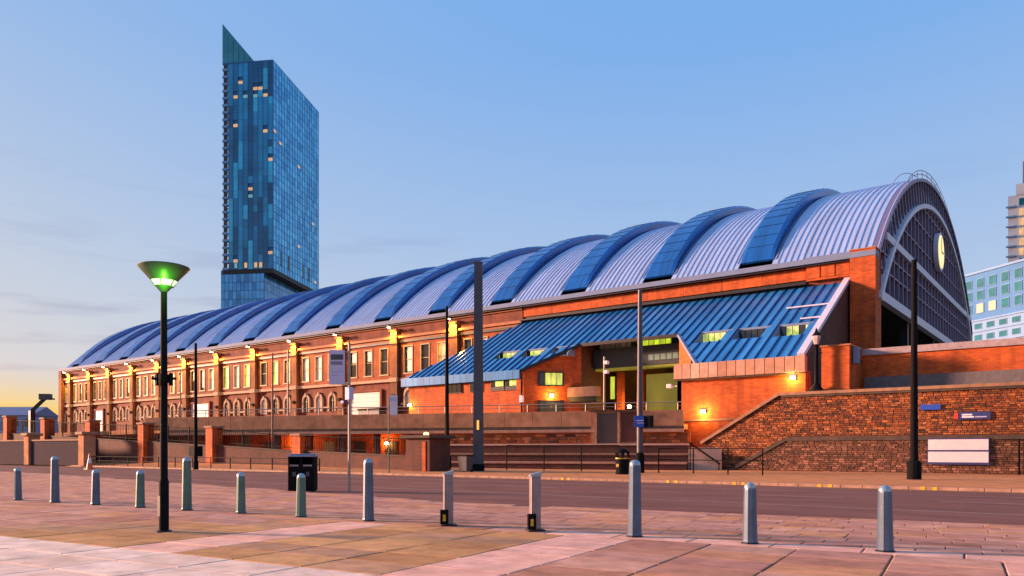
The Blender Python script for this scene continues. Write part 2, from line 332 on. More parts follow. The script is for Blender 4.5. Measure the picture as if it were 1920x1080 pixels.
# worn markings on the road
def line(x0, x1, y, wd, m, name='road_marking'):
    o = MB().add([(x0,y,.004),(x1,y,.004),(x1,y+wd,.004),(x0,y+wd,.004)], [(0,1,2,3)]).build(name, m, road); return o
for x in range(-120, 40, 6): line(x, x+3, -47.5, .1, M['roadwhite'])
line(-120, 40, -43.6, .09, M['roadwhite']); line(-120, 40, -52.2, .09, M['roadwhite'])
line(-150, 60, -39.95, .07, M['yellow'], 'yellow_line'); line(-150, 60, -40.15, .07, M['yellow'], 'yellow_line')

# plaza: slabs laid square to the bollard row
def pg(s, t): return sv(6.0 - .866*s - .5*t, 12.4 + .5*s - .866*t)
def near_edge(x):                   # edge of the road on the plaza side
    k = [(-200,-51.5),(-45,-52.2),(-20,-55.2),(2,-57.6),(9,-56.2),(30,-54.5),(120,-52)]
    for (a, b), (c, d) in zip(k, k[1:]):
        if a <= x <= c: return b+(d-b)*(x-a)/(c-a)
    return -55
edge = [(-200,-51.5),(-45,-52.2),(-20,-55.2),(2,-57.6),(9,-56.2),(30,-54.5),(120,-52)]
plaza = sheet('plaza_paving', [(-300,-300),(200,-300),(200,-52)]+[(x, y-.4) for x, y in edge[::-1]]+[(-300,-51.9)], .004, M['joint'])
slabs = []
def vis(x, y):
    dx, dy = x-CAMX, y-CAMY; D = dx*FX+dy*FY; X = dx*RX+dy*RY
    return D, X
t = -40.0; row = 0
rows = []
tt = .35
while tt < 16: rows.append((tt, .92, 1.42)); tt += .92
tt = -.35
rows.append((-.35, .7, 1.42))
while tt > -42: rows.append((tt-.46, .46, .95)); tt -= .46
for ri, (t0, h, wd) in enumerate(rows):
    s = -22.4 + (ri % 2)*wd*.5
    if t0 > 0: s = -14.35-1.42*6
    while s < 62:
        wl = wd*random.choice([1,1,1,.85,1.2]) if t0 < -.4 else wd
        cx, cy = pg(s+wl/2, t0+h/2); D, X = vis(cx, cy)
        kind = 'slab'
        if t0 == -.35: kind = 'band'
        elif t0 > 0:
            if abs(((s+wl/2-4.26+3.2) % 6.39)-3.2) < .72: kind = 'band'
            elif s > 4.9: kind = 'tan'
            if t0 > 5.6 and s > 4.3: kind = 'pale'
        if D > 3.5 and abs(X) < D*.70+9 and cy < near_edge(cx)-random.uniform(0,.25):
            slabs.append((wl*h/D**3, kind, s, t0, wl, h))
        s += wl
slabs.sort(reverse=True)
unit = {}
def slab_mesh(wl, h):
    k = (round(wl,3), round(h,3))
    if k not in unit:
        mb = MB(); g = .015 if h > .6 else .008; e = .014 if h > .6 else .008; a, b = wl/2-g, h/2-g
        mb.add([(-a,-b,0),(a,-b,0),(a,b,0),(-a,b,0),(-a,-b,.02),(a,-b,.02),(a,b,.02),(-a,b,.02),(-a+e,-b+e,.026),(a-e,-b+e,.026),(a-e,b-e,.026),(-a+e,b-e,.026)],
            [(0,1,5,4),(1,2,6,5),(2,3,7,6),(3,0,4,7),(4,5,9,8),(5,6,10,9),(6,7,11,10),(7,4,8,11),(8,9,10,11)])
        unit[k] = mb
    return unit[k]
p0, p1 = Vector(pg(0,0)), Vector(pg(1,0)); ANG = math.atan2(p1.y-p0.y, p1.x-p0.x)
meshes = {}
rest = MB()
for i, (a, kind, s, t0, wl, h) in enumerate(slabs):
    cx, cy = pg(s+wl/2, t0+h/2); z = .004+random.uniform(-.003,.003)
    mbx = slab_mesh(wl, h)
    if i < 300:
        key = (round(wl,3), round(h,3), kind)
        if key not in meshes: meshes[key] = mbx.build('slab', M[kind], plaza); o = meshes[key]
        else: o = meshes[key].copy(); COL.objects.link(o)
        o.location = (cx, cy, z); o.rotation_euler = (random.uniform(-.0015,.0015), random.uniform(-.0015,.0015), ANG)
    else:
        ca, sa = math.cos(ANG), math.sin(ANG)
        rest.add([(cx+x*ca-y*sa, cy+x*sa+y*ca, z+zz) for x, y, zz in mbx.v], mbx.f)
tag(rest.build('slabs_beyond', M['slab_far'], plaza), kind='stuff')

# ------------------------------------------------------------------ station hall
hall = thing('train_shed_hall', (0,0,0), 'long red brick hall under a silver arched roof with raised blue bands', 'hall')
PX = [-50.9,-62.0,-73.4,-84.3,-95.2,-105.9,-116.4,-126.0,-136.0,-145.6,-154.2,-163.6]
EAVE = 19.75
cy0, rise = 32, 14.0; RAD = (32**2+rise**2)/(2*rise); CZ = 19.6+rise-RAD
th0 = math.asin(32/RAD)
def arc(r, th): return (cy0 - r*math.sin(th), CZ + r*math.cos(th))    # th>0 towards the front
# roof bays of ribbed sheet
BAND = [-11.5-10.87*i for i in range(15)]; BW = 1.7
def arch_strip(mb, x0, x1, r, ths):
    vs = []; fs = []
    for th in ths:
        y, z = arc(r, th); vs += [(x0, y, z), (x1, y, z)]
    for j in range(len(ths)-1): fs.append((2*j, 2*j+1, 2*j+3, 2*j+2))
    mb.add(vs, fs)
NA = 40; TH = [th0+.012-(2*th0+.024)*i/NA for i in range(NA+1)]
def ribbed(x0, x1):
    n = max(2, int(round((x1-x0)/.62))); wd = (x1-x0)/n; prof = []
    for i in range(n):
        a = x0+i*wd; prof += [(a, 0), (a+wd*.72, 0), (a+wd*.78, .085), (a+wd*.94, .085)]
    prof.append((x1, 0)); k = len(prof); mb = MB(); vs = []
    for th in TH:
        for x, d in prof:
            y, z = arc(RAD+d, th); vs.append((x, y, z))
    mb.add(vs, [(j*k+i, j*k+i+1, (j+1)*k+i+1, (j+1)*k+i) for j in range(NA) for i in range(k-1)])
    return mb
ends = [0.0]
for b in BAND: ends += [b+BW, b-BW]
ends.append(-168.0)
for i in range(0, len(ends)-1, 2):
    if ends[i] - ends[i+1] > .3: ribbed(ends[i+1], ends[i]).build('roof_sheet_bay', M['silver'], hall)
NB = 72; TB = [th0-.035-(2*th0-.07)*i/NB for i in range(NB+1)]
for b in BAND:
    mb = MB(); sec = [(-BW, -.1), (-BW, .75), (-BW+.35, 1.0), (BW-.35, 1.0), (BW, .75), (BW, -.1)]; k = len(sec)
    vs = []
    for th in TB:
        f_ = .12+.40*sstep(0, .05, (th0-.035-abs(th))/th0)+.48*sstep(0, .30, (th0-.035-abs(th))/th0)
        for x, d in sec:
            y, z = arc(RAD+(d*f_ if d > 0 else d), th); vs.append((b+x, y, z))
    fs = [(j*k+i, j*k+i+1, (j+1)*k+i+1, (j+1)*k+i) for j in range(NB) for i in range(k-1)]
    fs += [tuple(range(k)), tuple(NB*k+i for i in range(k))]
    mb.add(vs, fs); ob = mb.build('roof_band', M['band_blue'], hall)
    gm = MB()
    for q in range(1, 34):
        th = TB[0]+(TB[-1]-TB[0])*q/34; y, z = arc(RAD+1.02, th)
        y2, z2 = arc(RAD+1.02, th-.003)
        f_ = .12+.40*sstep(0, .05, (th0-.035-abs(th))/th0)+.48*sstep(0, .30, (th0-.035-abs(th))/th0)
        a = arc(RAD+1.0*f_, th); c = arc(RAD+1.0*f_+.04, th)
        gm.bar((b-BW+.36, (a[0]+c[0])/2, (a[1]+c[1])/2), (b+BW-.36, (a[0]+c[0])/2, (a[1]+c[1])/2), .05, .03)
    tag(gm.build('glazing_bars', M['seam'], ob), kind='stuff')
    for sgn in (-1, 1):                           # lead flashing at both flanks
        fl = MB(); vs = []
        for th in TB:
            for dx, d in ((BW, .02), (BW+.3, .13)):
                y, z = arc(RAD+d, th); vs.append((b+sgn*dx, y, z))
        fl.add(vs, [(2*j, 2*j+1, 2*j+3, 2*j+2) for j in range(NB)])
        fl.build('flashing', M['gutter'], ob)
# eave gutter and its brackets
MB().box(-168,0.05,-1.05,.3,EAVE-.5,EAVE).build('gutter', M['gutter'], hall)
MB().box(-168,0.03,-.85,.0,EAVE-.66,EAVE-.5).build('gutter_soffit', M['darkmetal'], hall)
# far walls closing the volume
MB().box(-168,0,63.4,64,0,19.6).build('rear_wall', M['hall_brick'], hall)
nn = [arc(RAD-.05, th) for th in TH]
mb = MB(); mb.prism([(63.9,0)]+[(y, z) for y, z in nn[::-1]]+[(.1,0)], lambda p, a: (a, p[0], p[1]), -167.9, -167.4); mb.build('far_gable', M['hall_brick'], hall)
# front wall core
MB().box(-168,-2.2,0,.6,0,19.1).build('front_wall', M['hall_brick'], hall)
# frieze, cornice, pipes
MB().box(-168,-40,-.28,0,17.55,19.09).build('frieze', M['hall_brick'], hall)
MB().box(-168,-40,-.62,0,17.22,17.55).build('cornice', M['terracotta'], hall)
MB().box(-168,-40,-.5,0,18.86,19.0).build('upper_moulding', M['terracotta'], hall)
MB().box(-168,-40,-.42,0,16.62,16.9).build('lead_band', M['darkmetal'], hall)
MB().box(-168,-40,-.36,0,16.93,17.2).build('architrave', M['terracotta'], hall)
# frieze between the annex and the eave
for i in range(8):
    x1 = -6.3-i*4.2; MB().box(x1-4.17, x1, -.25, 0, 17.95, 19.06).build('frieze_panel', M['orange_brick'], hall)
MB().box(-39.9,-6.3,-.1,0,17.0,17.92).build('louvre_recess', M['darkmetal'], hall)
MB().box(-40.2,-6.2,-.7,-.02,17.45,17.62).build('louvre_sill', M['darkmetal'], hall)
# window bays
edges = sorted(PX+[-168.0, -41.5])
bays = list(zip(edges, edges[1:]))
SHUT = {-73.4: 1, -116.4: 1, -154.2: 1}
def arch_ring(x, z0, zs, w_, t_, n=8):
    pts_o = [(x-w_-t_, z0)]; 
    for i in range(n+1):
        a = math.pi-math.pi*i/n; pts_o.append((x+(w_+t_)*math.cos(a), zs+(w_+t_)*1.25*math.sin(a)))
    pts_o.append((x+w_+t_, z0))
    pts_i = [(x-w_, z0)]
    for i in range(n+1):
        a = math.pi-math.pi*i/n; pts_i.append((x+w_*math.cos(a), zs+w_*1.2*math.sin(a)))
    pts_i.append((x+w_, z0))
    return pts_o, pts_i
for bi, (xa, xb) in enumerate(bays):
    a, b = xa+.8, xb-.8; wd = b-a
    nwin = 3 if wd > 6 else (2 if wd > 3 else 1)
    fm = MB()
    cell = wd/nwin; ww = min(1.75, cell*.55)
    fm.box(a, b, -.22, 0, 11.75, 12.35); fm.box(a, b, -.22, 0, 16.15, 16.62)
    xs = []
    for i in range(nwin):
        cxx = a+cell*(i+.5); xs.append(cxx)
    pr = a
    for cxx in xs:
        fm.box(pr, cxx-ww/2, -.22, 0, 12.35, 16.15); pr = cxx+ww/2
    fm.box(pr, b, -.22, 0, 12.35, 16.15)
    fm.build('upper_facing', M['facade_brick'] if xb > -90 else M['hall_brick'], hall)
    MB().box(xa+.66, xb-.66, -.42, 0, 11.3, 11.7).build('string_course', M['sandstone'], hall)
    for cxx in xs:
        pm = MB(); d_ = .13
        pm.box(cxx-ww/2-.0, cxx-ww/2+d_, -.30, -.04, 12.35, 16.15); pm.box(cxx+ww/2-d_, cxx+ww/2, -.30, -.04, 12.35, 16.15)
        pm.box(cxx-ww/2+d_, cxx+ww/2-d_, -.30, -.04, 16.0, 16.15); pm.box(cxx-ww/2-.1, cxx+ww/2+.1, -.34, -.04, 12.22, 12.40)
        pm.box(cxx-ww/2+d_, cxx+ww/2-d_, -.14, -.05, 14.2, 14.3)
        wo = pm.build('window', M['frame'], hall)
        rr = random.random(); gm = M['blind'] if rr < .28 else (M['lit_g'] if rr < .37 else (M['lit_y'] if rr < .46 else M['glass_win']))
        MB().box(cxx-ww/2+d_, cxx+ww/2-d_, -.06, -.01, 12.4, 16.0).build('pane', gm, wo)
        if gm is M['glass_win'] and random.random() < .75:
            MB().box(cxx-ww/2+d_+.35, cxx+ww/2-d_-.12, -.085, -.064, 12.42+random.uniform(0,2.2), 15.98).build('blind', M['blind'], wo)
    # lower storey
    if xa in SHUT:
        MB().box(a+.1, a+.5, -.3, 0, 4, 10.4).box(b-2.5, b-2.1, -.3, 0, 4, 10.4).box(a+.5, b-2.5, -.3, 0, 10.1, 10.4).build('shutter_surround', M['hall_brick'], hall)
        sh = MB()
        for k in range(22): sh.box(a+.5, b-2.5, -.06-.03*(k % 2), 0, 4.0+k*.277, 4.0+(k+1)*.277)
        sh.build('roller_shutter', M['shutter'], hall)
    else:
        n3 = min(3, nwin)
        for i, cxx in enumerate(xs):
            po, pi_ = arch_ring(cxx, 7.6, 9.25, .62, .30)
            k = len(po); rm = MB(); y0, y1 = -.3, 0.0
            vs = [(p[0], y0, p[1]) for p in po]+[(p[0], y0, p[1]) for p in pi_]+[(p[0], y1, p[1]) for p in po]+[(p[0], y1, p[1]) for p in pi_]
            fs = []
            for j in range(k-1):
                fs += [(j, j+1, k+j+1, k+j), (2*k+j, 2*k+j+1, j+1, j), (k+j, k+j+1, 3*k+j+1, 3*k+j)]
            rm.add(vs, fs)
            # keystone
            rm.box(cxx-.14, cxx+.14, -.38, -.02, 9.25+.75, 10.55)
            wo = rm.build('arched_window', M['sandstone'], hall)
            MB().prism(pi_, lambda p, a_: (p[0], a_, p[1]), -.05, -.02).build('pane', M['glass_win'] if random.random() < .75 else M['blind'], wo)
            MB().box(cxx-.05, cxx+.05, -.12, -.06, 7.6, 9.9).box(cxx-.6, cxx-.05, -.115, -.06, 9.2, 9.28).box(cxx+.05, cxx+.6, -.115, -.06, 9.2, 9.28).build('mullion', M['frame'], wo)
        MB().box(a, xs[0]-.95, -.25, 0, 8.0, 8.3).build('sill_band', M['sandstone'], hall)
        for q in range(len(xs)-1): MB().box(xs[q]+.95, xs[q+1]-.95, -.25, 0, 8.0, 8.3).build('sill_band', M['sandstone'], hall)
        MB().box(xs[-1]+.95, b, -.25, 0, 8.0, 8.3).build('sill_band', M['sandstone'], hall)
# pilasters and lamps
lampn = 0
for i, x in enumerate(PX):
    pm = MB(); pm.box(x-.62, x+.62, -.72, 0, 3.9, 16.5)
    pil = pm.build('pilaster', M['pil_brick'], hall)
    cm = MB(); cm.box(x-.72, x+.72, -.86, -.02, 16.5, 16.95).box(x-.62, x+.62, -.8, -.02, 16.95, 18.2).box(x-.8, x+.8, -1.0, -.02, 18.2, 18.55)
    MB().box(x-.7,x+.7,-.9,-.02,11.2,11.8).build('pilaster_band', M['sandstone'], pil)
    cm.build('capital', M['terracotta'], pil)
    MB().box(x-.28, x+.28, -.95, -.73, 9.0, 9.45).build('vent_box', M['blackpaint'], pil)
    lt = thing('wall_lamp', (x, -1.05, 18.6), f'lit yellow lamp over a brick pilaster, {ORD[i]} from the blue annex roof', 'lamp', 'lamps along the hall cornice')
    MB().box(x-.06, x+.06, -1.7, -.9, 18.58, 18.68).build('arm', M['darkmetal'], lt)
    MB().box(x-.24, x+.24, -1.85, -1.45, 18.68, 18.95).build('housing', M['darkmetal'], lt)
    MB().box(x-.13, x+.13, -1.82, -1.50, 18.60, 18.675).build('lens', M['lamp_w'], lt)
    light('lamp_light', (x, -1.65, 18.4), 1150*random.uniform(.7,1.25), (1, .52, .05), lt, .15, spot=R_(165), aim=(x, -.9, 10))
# left end pavilion quoin + rain pipe
MB().box(-168.3,-166.9,-.9,0,3.9,19.3).build('corner_pier', M['pil_brick'], hall)
for x in (-146.8, -118.0, -61.2):
    MB().tube((x, -.5, 4), (x, -.5, 16.6), .09, 6).build('downpipe', M['darkmetal'], hall)
# corner block by the gable
MB().box(-6.2,-2.15,-.5,0,17.75,19.85).build('corner_block', M['orange_brick'], hall)
MB().box(-6.3,-2.15,-.62,0.02,19.85,19.98).build('block_coping', M['gutter'], hall)
for q in range(3):
    MB().box(-6.1+q*1.33, -4.95+q*1.33, -.56, -.5, 17.95, 19.6).build('block_panel', M['orange_brick'], hall)
MB().box(-2.15,0.02,-1.0,1.2,0,19.9).build('corner_pillar', M['orange_brick'], hall)
MB().box(-2.2,.08,-1.06,1.25,19.9,20.02).build('pillar_coping', M['terracotta'], hall)
MB().box(-1.25,.1,-1.07,-1.0,9.6,9.85).build('pillar_band', M['dark_brick'], hall)
# ---- gable screen at x = 0
GR = RAD-3.0
def zat(r, y):
    d = r*r-(y-cy0)**2; return CZ+math.sqrt(d) if d > 0 else -99
ZB, ZM = 15.9, 21.8
for r, m, t_, nm, dx in ((RAD-.12, M['purplesteel'], .35, 'outer_rim', .1), (GR, M['whitesteel'], .5, 'inner_arch', .28)):
    ths = [math.asin(min(1, 31.6/r))*(1-2*i/48) for i in range(49)]
    mb = MB(); vs = []; 
    for th in ths:
        for rr, xx in ((r-t_/2, -.5), (r+t_/2, -.5), (r+t_/2, dx), (r-t_/2, dx)):
            y, z = arc(rr, th); vs.append((xx, y, z))
    fs = []
    for j in range(48):
        for q in range(4): fs.append((4*j+q, 4*j+(q+1) % 4, 4*j+4+(q+1) % 4, 4*j+4+q))
    fs += [(0,1,2,3), (192,193,194,195)]
    mb.add(vs, fs); mb.build(nm, m, hall)
for i in range(45):                                  # struts between the two arches
    th = th0*.98*(1-2*i/44); a = arc(GR+.25, th); c = arc(RAD-.3, th)
    MB().bar((-.1, a[0], a[1]), (-.1, c[0], c[1]), .16, .16).build('rim_strut', M['purplesteel'], hall)
mb = MB(); ths = [th0*(1-2*i/48) for i in range(49)]
vs = [( -.45, *arc(GR, th)) for th in ths]+[(-.45, *arc(RAD-.2, th)) for th in ths]
mb.add(vs, [(i, i+1, 50+i, 49+i) for i in range(48)]); mb.build('rim_glass', M['glass_dark'], hall)
def pane_poly(y0, y1, z0, z1):
    top0, top1 = min(z1, zat(GR, y0)), min(z1, zat(GR, y1))
    return top0, top1
ny = 30; gy = [.8+62.4*i/ny for i in range(ny+1)]
for i in range(ny):
    for z0, z1 in ((ZB+.4, ZM-.3), (ZM+.3, 60)):
        z1a = min(z1, zat(RAD-.6, gy[i]) if z1 < 60 else zat(GR, gy[i])); z1b = min(z1, zat(RAD-.6, gy[i+1]) if z1 < 60 else zat(GR, gy[i+1]))
        if min(z1a, z1b) < z0+.2: 
            if max(z1a, z1b) < z0+.3: continue
            z1a, z1b = max(z1a, z0+.05), max(z1b, z0+.05)
        MB().hexa([(-.36,gy[i],z0),(-.30,gy[i],z0),(-.30,gy[i+1],z0),(-.36,gy[i+1],z0),(-.36,gy[i],z1a),(-.30,gy[i],z1a),(-.30,gy[i+1],z1b),(-.36,gy[i+1],z1b)]).build('gable_pane', M['glass_dark'], hall)
for i in range(ny+1):
    zt = zat(RAD-.5, gy[i]) if zat(GR, gy[i]) < ZM else zat(GR, gy[i])
    if zt < ZB: zt = ZM
    MB().box(-.28, .02, gy[i]-.11, gy[i]+.11, ZB, zt).build('mullion', M['purplesteel'], hall)
for z in (18.6, 20.2, 24.4, 27.0, 29.3):
    ha = math.sqrt(max(0, (GR if z > ZM else RAD-.5)**2-(z-CZ)**2)); ha = min(ha, 31.4)
    MB().box(-.25, -.02, cy0-ha, cy0+ha, z-.07, z+.07).build('transom', M['purplesteel'], hall)
MB().box(-.4, .22, 2.9, 61.1, ZM-.35, ZM+.35).build('upper_beam', M['whitesteel'], hall)
MB().box(-.4, .26, .4, 63.6, ZB-.45, ZB+.4).build('lower_beam', M['whitesteel'], hall)
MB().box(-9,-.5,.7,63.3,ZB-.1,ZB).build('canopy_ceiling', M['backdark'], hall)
MB().box(-9.3,-9,.7,63.3,0,ZB).build('recess_wall', M['backdark'], hall)  # near-black sheet standing in for the dark void below the beam
MB().box(-2.0,0.0,62.4,64.2,0,19.9).build('gable_pier', M['hall_brick'], hall)
for y in (16, 32, 48): MB().box(-1.2,-.4,y-.35,y+.35,0,ZB-.45).build('gable_column', M['darkmetal'], hall)
# clock in the gable
ck = MB(); n_ = 28
ck.prism([(30.8+2.3*math.cos(2*math.pi*i/n_), 25.9+2.3*math.sin(2*math.pi*i/n_)) for i in range(n_)], lambda p, a: (a, p[0], p[1]), .05, .55)
co = ck.build('clock_case', M['whitesteel'], hall)
MB().prism([(30.8+2.0*math.cos(2*math.pi*i/n_), 25.9+2.0*math.sin(2*math.pi*i/n_)) for i in range(n_)], lambda p, a: (a, p[0], p[1]), .551, .60).build('clock_face', emit('clock_glow', (1,.66,.16), .45, var=.2), co)
MB().box(.61,.64,30.72,30.88,25.9,27.7).box(.61,.64,30.8,32.2,25.82,25.98).build('clock_hands', M['blackpaint'], co)
# safety hoop over the crown
hp = MB()
for off, xx in ((1.2, -.2), (1.2, -1.6), (.7, -.2)):
    pts = []
    for i in range(25):
        th = .42-.84*i/24; o_ = off*(math.sin(math.pi*i/24)**.5) if 0 < i < 24 else 0
        pts.append((xx, *arc(RAD+.05+o_, th)))
    for p, q in zip(pts, pts[1:]): hp.tube(p, q, .04, 5)
for i in range(2, 23, 2):
    th = .42-.84*i/24; o_ = 1.2*(math.sin(math.pi*i/24)**.5); hp.tube((-.2, *arc(RAD, th)), (-.2, *arc(RAD+.05+o_, th)), .05, 5)
tag(hp.build('crown_hoop', M['gutter'], hall), kind='stuff')

# ------------------------------------------------------------------ entrance annex with the blue lean-to roof
annex = thing('entrance_annex', (-25,-7,3.9), 'orange brick annex with a sloping blue ribbed metal roof against the hall', 'annex')
ZT, K = 17.4, .6
def rz(y): return ZT+K*y
def low_y(x):                        # lower edge of the roof in plan
    if x < -48.3: return 0
    if x < -31.2: return -12.4
    if x < -26.9: return -12.4+(x+31.2)/4.3*4.7
    if x < -15.9: return -7.7
    if x < -11.4: return -7.7-(x+15.9)/4.5*6.0
    return -13.75
def high_y(x):                       # upper edge: hip on the left
    if x < -40: return (x+40)/8.3*12.4
    return -.15
NP = 50; x = -48.2; wdp = (48.2-2.75)/NP
sky_l = [(-37.6,-34.9,-9.45,-7.9),(-33.8,-31.2,-9.5,-7.95),(-29.9,-27.6,-9.3,-8.0)]
sky_r = [(-13.4,-10.6,-9.9,-7.9),(-9.9,-7.1,-9.9,-7.95),(-6.2,-3.5,-10.1,-8.0)]
holes = sky_l+sky_r
for i in range(NP):
    xa, xb = -48.2+i*wdp, -48.2+(i+1)*wdp
    segs = [(0, 1)]
    ha, hb = high_y(xa), high_y(xb); la, lb = low_y(xa+1e-4), low_y(xb-1e-4)
    hole = [h for h in holes if h[0]-.05 <= (xa+xb)/2 <= h[1]+.05]
    cuts = [(None, None)]
    pieces = []
    if hole and hole[0][2] > max(la, lb)+.1:
        pieces = [((ha, hb), (hole[0][3],)*2), ((hole[0][2],)*2, (la, lb))]
    else: pieces = [((ha, hb), (la, lb))]
    for (t0, t1), (b0, b1) in pieces:
        if t0-b0 < .05 and t1-b1 < .05: continue
        pm = MB(); g = .012
        pm.hexa([(xa+g,b0,rz(b0)-.1),(xb-g,b1,rz(b1)-.1),(xb-g,t1,rz(t1)-.1),(xa+g,t0,rz(t0)-.1),(xa+g,b0,rz(b0)),(xb-g,b1,rz(b1)),(xb-g,t1,rz(t1)),(xa+g,t0,rz(t0))])
        po = pm.build('roof_panel', M['roof_blue'], annex)
        sm = MB(); sm.bar((xb, t1, rz(t1)+.03), (xb, b1, rz(b1)+.03), .09, .14); sm.build('seam', M['seam'], po)
# rooflights set in the slope
def slope_box(mb, x0, x1, y0, y1, d0, d1):
    mb.hexa([(x0,y0,rz(y0)+d0),(x1,y0,rz(y0)+d0),(x1,y1,rz(y1)+d0),(x0,y1,rz(y1)+d0),(x0,y0,rz(y0)+d1),(x1,y0,rz(y0)+d1),(x1,y1,rz(y1)+d1),(x0,y1,rz(y1)+d1)])
for i, (x0, x1, y0, y1) in enumerate(holes):
    # recessed dormer: vertical glass at the back, flat sill
    fm = MB(); e = .12
    zb = rz(y0)
    fm.prism([(y0, zb-.05), (y1, rz(y1)-.02), (y1, zb-.35), (y0, zb-.35)], lambda p, a: (a, p[0], p[1]), x0-.14, x0)
    fm.prism([(y0, zb-.05), (y1, rz(y1)-.02), (y1, zb-.35), (y0, zb-.35)], lambda p, a: (a, p[0], p[1]), x1, x1+.14)
    fm.box(x0, x1, y0, y1+.3, zb-.35, zb-.22); fm.box(x0-.2, x1+.2, y1-.02, y1+.14, rz(y1)-.14, rz(y1)+.06)
    wo = fm.build('rooflight', M['gutter'], annex)
    nb = 5; gw = (x1-x0)/nb
    for k in range(nb):
        lit = (i == 3 and k < 4) or (i in (0,1,2) and k > 0) or (i == 5 and k in (1,2,4))
        MB().box(x0+k*gw+.03, x0+(k+1)*gw-.03, y1+.02, y1+.06, zb-.2, rz(y1)-.15).build('pane', M['lit_g'] if lit else M['glass_win'], wo)
# fascia along the left eave (deep, blue, ribbed) and the right eave
for i in range(19):
    x0 = -48.4+i*.905; x1 = x0+.88
    MB().box(x0, x1, -12.62, -12.42, rz(-12.4)-.92, rz(-12.4)+.0).build('fascia_panel', M['roof_blue'], annex)
MB().box(-48.4,-31.2,-12.42,-12.32,rz(-12.4)-1.0,rz(-12.4)-.12).build('fascia_back', M['seam'], annex)
for i in range(10):
    x0 = -11.5+i*.87; MB().box(x0, x0+.84, -14.0, -13.8, rz(-13.75)-.62, rz(-13.75)-.02).build('fascia_panel', M['roof_blue'], annex)
MB().box(-26.9,-15.9,-7.95,-7.72,rz(-7.7)-.32,rz(-7.7)+.02).build('eave_board', M['darkmetal'], annex)
MB().bar((-31.2,-12.45,rz(-12.4)-.12),(-26.9,-7.75,rz(-7.7)-.12),.3,.34).build('raking_board', M['darkmetal'], annex)
MB().bar((-15.9,-7.75,rz(-7.7)-.1),(-11.4,-13.8,rz(-13.75)-.1),.24,.28).build('raking_board', M['gutter'], annex)
# walls
def vwall(mb, p, q, z0, zt0, zt1, t_=.35):
    p, q = Vector((*p, 0)), Vector((*q, 0)); d = (q-p).normalized(); n_ = Vector((-d.y, d.x, 0))*t_
    a, b, c, e = p, q, q+n_, p+n_
    mb.hexa([(a.x,a.y,z0),(b.x,b.y,z0),(c.x,c.y,z0),(e.x,e.y,z0),(a.x,a.y,zt0),(b.x,b.y,zt1),(c.x,c.y,zt1),(e.x,e.y,zt0)])
W0 = 3.9
m_ = MB(); vwall(m_, (-47.6,-12.1), (-31.2,-12.1), W0, rz(-12.4)-.25, rz(-12.4)-.25); m_.build('front_wall', M['orange_brick'], annex)
m_ = MB(); vwall(m_, (-31.2,-12.1), (-27.0,-7.5), W0, rz(-12.2)-.3, rz(-7.6)-.3); m_.build('splayed_wall', M['orange_brick'], annex)
MB().box(-31.75,-31.1,-12.45,-11.9,W0,rz(-12.4)-.3).build('corner_pier', M['orange_brick'], annex)
MB().tube((-31.0,-12.55,W0),(-31.0,-12.55,9.6),.09,6).build('downpipe', M['blackpaint'], annex)
MB().box(-31.2,-30.8,-12.7,-12.4,6.6,7.3).build('pipe_box', M['lav'], annex)
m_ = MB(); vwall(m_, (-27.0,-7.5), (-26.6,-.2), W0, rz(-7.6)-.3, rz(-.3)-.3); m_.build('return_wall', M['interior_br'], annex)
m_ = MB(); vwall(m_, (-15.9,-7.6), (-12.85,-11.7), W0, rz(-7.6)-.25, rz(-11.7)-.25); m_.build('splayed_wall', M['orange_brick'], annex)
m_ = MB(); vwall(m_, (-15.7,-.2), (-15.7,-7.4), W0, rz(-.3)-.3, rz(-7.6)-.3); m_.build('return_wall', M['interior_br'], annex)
MB().box(-12.83,-2.1,-14.5,-13.0,0,7.9).build('lower_wall', M['orange_brick'], annex)
MB().box(-12.83,-12.45,-14.5,-11.3,0,7.9).build('lower_side_wall', M['orange_brick'], annex)
MB().box(-12.8,-2.2,-14.56,-14.5,4.15,4.3).build('string_course', M['coping'], annex)
MB().box(-12.7,-2.4,-13.6,-13.3,7.9,9.1).build('upper_wall', M['dark_brick'], annex)
# concrete planter panels over the lower wall
for i in range(14):
    x0 = -12.95+i*.785; MB().box(x0+.02, x0+.765, -15.0, -14.4, 7.75, 9.0+.0).build('planter_panel', M['pink_concrete'], annex, bevel=.02)
MB().box(-12.9,-2.0,-14.9,-14.3,7.62,7.74).build('planter_sill', M['dark_coping'], annex)
# gable end wall under the rake, with a pale coping
gw = MB(); gw.prism([(.0, 0), (.0, rz(-.2)+.1), (-13.9, rz(-13.9)+.05), (-13.9, 0)], lambda p, a: (a, p[0], p[1]), -2.7, -2.35); gw.build('gable_wall', M['dark_brick'], annex)  # darker brick than the other walls: shade of this side put into colour
MB().bar((-2.52,.2,rz(.2)+.32),(-2.52,-14.3,rz(-14.3)+.3),.55,.3).build('gable_coping', M['whitesteel'], annex)
MB().bar((-6.6,-5.0,rz(-5)+.2),(-2.8,-5.0,rz(-5)+.2),.12,.12).build('snow_rail', M['whitesteel'], annex)
MB().bar((-4.6,-7.5,rz(-7.5)+.2),(-2.8,-7.5,rz(-7.5)+.2),.12,.12).build('snow_rail', M['whitesteel'], annex)
